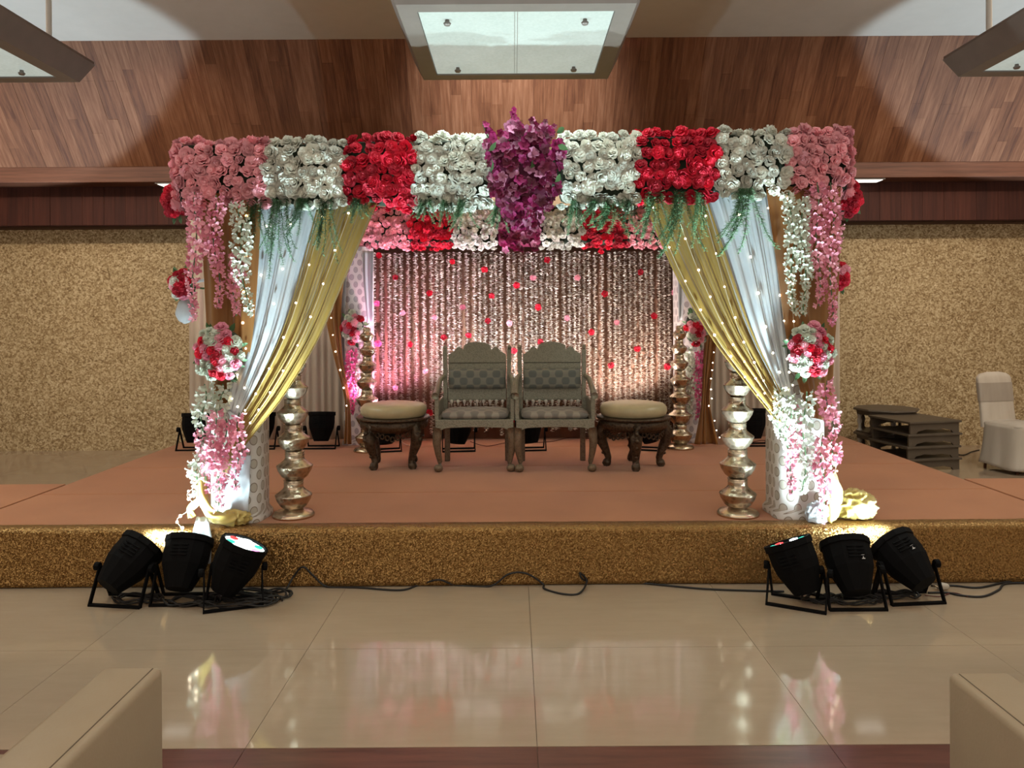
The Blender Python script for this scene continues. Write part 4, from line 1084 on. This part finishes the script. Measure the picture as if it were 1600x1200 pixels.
for i, (px, py, rx, ry, lab) in enumerate(((400, 932, .19, .07, 'wide flat loop of black cable coiled right of the left lights'), (385, 936, .15, .05, 'inner loop of the cable coil by the left lights'), (372, 940, .22, .09, 'cable loop passing under the left lights'),
        (300, 942, .14, .05, 'cable loop under the middle left light'), (215, 938, .13, .05, 'cable loop under the leftmost light'), (1335, 940, .14, .05, 'cable loop under the middle right light'), (1285, 938, .10, .05, 'cable loop between the right lights'), (1395, 932, .14, .04, 'cable loop under the rightmost light'))):
    c = fl_(px, py); pts = [c+Vector((rx*(1+.12*math.sin(a*.7+i))*math.cos(a), ry*(1+.2*math.sin(a*.45))*math.sin(a), .004+.010*(j % 3))) for j, a in enumerate([q*.5 for q in range(38)])]
    cable(pts, .0055, 'black_cable', lab, 'coiled cables by the floor lights', sub=4)
pl = thing('plug', 'small white plug on the cable by the rightmost floor light', 'plug', fl_(1466, 922, 0))
MB().lathe([(0, 0), (.02, 0), (.022, .02), (.016, .05), (.007, .06), (0, .06)], 12, Matrix.Translation((0, 0, .022)) @ Matrix.Rotation(PI/2, 4, 'Y')).build('body', M['chair_cover'], pl)
MB().tube([(-.0, .008, .022), (-.025, .008, .022)], .003, 6).tube([(0, -.008, .022), (-.025, -.008, .022)], .003, 6).build('pin', M['brass_plain'], pl)
for i, (pts, lab) in enumerate((([(735, 690), (760, 697), (790, 692), (815, 694)], 'thin wire on the carpet between the armchairs'), ([(655, 692), (640, 696), (628, 690), (640, 686), (665, 688)], 'white wire loop on the carpet behind the left stool'),
        ([(815, 692), (860, 690), (890, 684), (930, 686)], 'dark wire on the carpet behind the right armchair'))):
    cable([G(a, b, SZ+.006) for a, b in pts], .0035, ('red_wire', 'wire', 'red_wire')[i], lab, 'wires on the stage carpet')
cable([G(1140, 690, SZ+.006), G(1165, 692, SZ+.006), G(1190, 688, SZ+.006), G(1205, 690, SZ+.006)], .004, 'red_wire', 'wire on the carpet behind the right pot stack', 'wires on the stage carpet')

# ------------------------------------------------------------------ low tables at the right
def low_table(label, loc, rz, W=.66, D=.66, h=.125):
    t = thing('low_table', label, 'low table', loc, 'stack of low grey tables right of the stage', rz)
    MB().box((0, 0, h-.011), (W, D, .022)).build('table_top', M['grey_table'], t, smooth=False, bevel=.005)
    for s_ in (-1, 1):
        pts = [(-W/2+.02, 0), (-W/2+.09, 0), (-W/2+.11, .025), (-W/2+.17, .035), (-W/2+.2, .045), (0, .035), (W/2-.2, .045), (W/2-.17, .035), (W/2-.11, .025), (W/2-.09, 0), (W/2-.02, 0), (W/2-.02, h-.02), (-W/2+.02, h-.02)]
        MB().prism(pts, s_*(D/2-.03)-.01, s_*(D/2-.03)+.01).build('side_board', M['grey_table'], t, smooth=False)
    return t
lt = L(1441, 690, 7.85)
names = ['lowest of the four stacked low grey tables', 'second from the bottom of the stacked low grey tables', 'third from the bottom of the stacked low grey tables', 'topmost of the four stacked low grey tables']
b0 = low_table(names[0]+' right of the stage', (lt.x+.02, 8.05, 0), math.radians(12), .62, .62)
for k in range(1, 4):
    dup(b0, (lt.x+.02+R.uniform(-.012, .012), 8.05, .126*k), names[k]+' right of the stage', math.radians(12)+R.uniform(-.03, .03))
def oct_table(label, loc, rz, flip=False):
    t = thing('octagonal_table', label, 'low table', loc, 'octagonal tables behind the grey stack', rz)
    r = .34; a0 = PI/8
    Mx = Matrix.Identity(4) if not flip else Matrix.Translation((0, 0, .27)) @ Matrix.Rotation(PI, 4, 'X')
    MB().lathe([(0, .245), (r, .245), (r+.008, .255), (r, .27), (0, .27)], 8, Mx, a0=a0).build('table_top', M['grey_table'], t, smooth=False)
    MB().lathe([(r*.80, .20), (r*.9, .20), (r*.92, .245), (r*.80, .245)], 8, Mx, a0=a0).build('apron', M['grey_table'], t, smooth=False)
    for k in range(8):
        a = 2*PI*k/8+a0
        MB().lathe([(.03, 0), (.032, .02), (.018, .04), (.016, .08), (.028, .12), (.018, .16), (.03, .20)], 8, Mx @ Matrix.Translation((r*.82*math.cos(a), r*.82*math.sin(a), 0))).build('leg', M['chair_cover' if k % 2 else 'grey_table'], t)
    MB().lathe([(0, -.0), (r*.92, 0), (r*.92, .016), (0, .016)], 8, Mx, a0=a0).build('base_board', M['grey_table'], t, smooth=False)
    return t
ox = L(1388, 660, 8.55).x
oct_table('lower octagonal low table of the pair behind the grey stack', (ox, 8.6, 0), .2)
oct_table('upper octagonal low table with a pale edge behind the grey stack', (ox, 8.6, .272), .2)

# ------------------------------------------------------------------ covered banquet chair
def covered_chair():
    g = G(1590, 742, 0); t = thing('banquet_chair', 'banquet chair in a white cloth cover at the right wall', 'chair', (g.x+.13, g.y+.22, 0), None, math.radians(14))
    # local: chair faces -y, back at +y
    W = .43
    def cov(u, v):      # closed loft around the seat and skirt
        a = u*2*PI; c, s_ = math.cos(a), math.sin(a); q = 5; m = (abs(c)**q+abs(s_)**q)**(-1/q)
        z = .47-.42*v; fl = 1+.16*v*v+.02*math.sin(a*9)*v
        return Vector((c*m*W/2*fl, s_*m*.23*fl, z+.012*math.sin(a*3)*v))
    cv = MB().grid(cov, 60, 14); cv.cushion((0, 0, .465), (W, .46, .07), .3, 28, 8)
    cv.build('skirt', M['chair_cover'], t, solid=.004)
    def bkf(u, v):
        a = u*2*PI; c, s_ = math.cos(a), math.sin(a); q = 4; m = (abs(c)**q+abs(s_)**q)**(-1/q)
        z = .42+.56*v; wz = W/2*(1.0-.04*math.sin(v*PI)); top = 1
        if v > .86: top = math.sqrt(max(0, 1-((v-.86)/.14)**2)); 
        w2 = wz*(.35+.65*top) if v > .86 else wz
        return Vector((c*m*w2, .205+s_*m*.035*(max(.1, top))+(z-.42)*.12, z))
    bk_ = MB().grid(bkf, 40, 34); bk_.build('backrest', M['chair_cover'], t)
    def sas(u, v):
        a = u*2*PI; c, s_ = math.cos(a), math.sin(a); q = 4; m = (abs(c)**q+abs(s_)**q)**(-1/q); z = .68+.19*v
        return Vector((c*m*(W/2*.975+.004), .205+s_*m*.040+(z-.42)*.12, z))
    MB().grid(sas, 40, 6).build('sash', M['sash'], t)
    for i in (-1, 1):
        for j in (-1, 1):
            MB().tube([(i*.19, j*.19, .0), (i*.18, j*.18, .2)], .014, 8).build('leg', M['brown_foot'], t)
covered_chair()
cable([G(1490, 708, .006), G(1505, 711, .006), G(1518, 706, .006), G(1530, 703, .006)], .006, 'black_cable', 'short dark cable on the floor left of the covered chair', 'cables by the right wall')

# ------------------------------------------------------------------ sofas in front
def sofa(side, xe, Yf, label):
    t = thing('sofa', label, 'sofa', (xe+side*.9, Yf-.45, 0), 'cream leather sofas in the foreground')
    h = .65; wd = .16
    def loc(x, y): return (xe+side*x, Yf-y)
    x, y = loc(wd/2, .45); a = MB().box((x, y, h/2+.03), (wd, .90, h-.06)).build('arm', M['sofa'], t, world=True, smooth=True, bevel=.018)
    x1, y1 = loc(.016, 0)
    sx = xe+side*.022
    MB().tube([(sx, Yf-.006, .1), (sx, Yf-.006, h-.02), (sx, Yf-.02, h-.0005), (sx, Yf-.88, h-.0005)], .0022, 5).build('seam', M['seam'], a, world=True)
    x, y = loc(1.64, .45); MB().box((x, y, h/2+.03), (wd, .90, h-.06)).build('arm', M['sofa'], t, world=True, bevel=.018)
    x, y = loc(.9, .35); MB().box((x, y, .20), (1.30, .66, .26)).build('seat_base', M['sofa'], t, world=True, bevel=.02)
    for k in (0, 1):
        x, y = loc(.575+.65*k, .36); MB().cushion((x, y, .40), (.65, .70, .15), .2).build('seat_cushion', M['sofa'], t, world=True)
    x, y = loc(.9, .80); MB().box((x, y, .45), (1.48, .2, .80)).build('backrest', M['sofa'], t, world=True, bevel=.03)
    for (a_, b_) in ((.06, .06), (1.74, .06), (.06, .84), (1.74, .84)):
        x, y = loc(a_, b_); MB().lathe([(0, 0), (.018, 0), (.024, .045), (0, .045)], 10, Matrix.Translation((x, y, 0))).build('foot', M['black'], t, world=True)
sofa(-1, -.922, 2.015, 'cream leather sofa at the bottom left, its arm in view')
sofa(1, 1.096, 1.957, 'cream leather sofa at the bottom right, its arm in view')
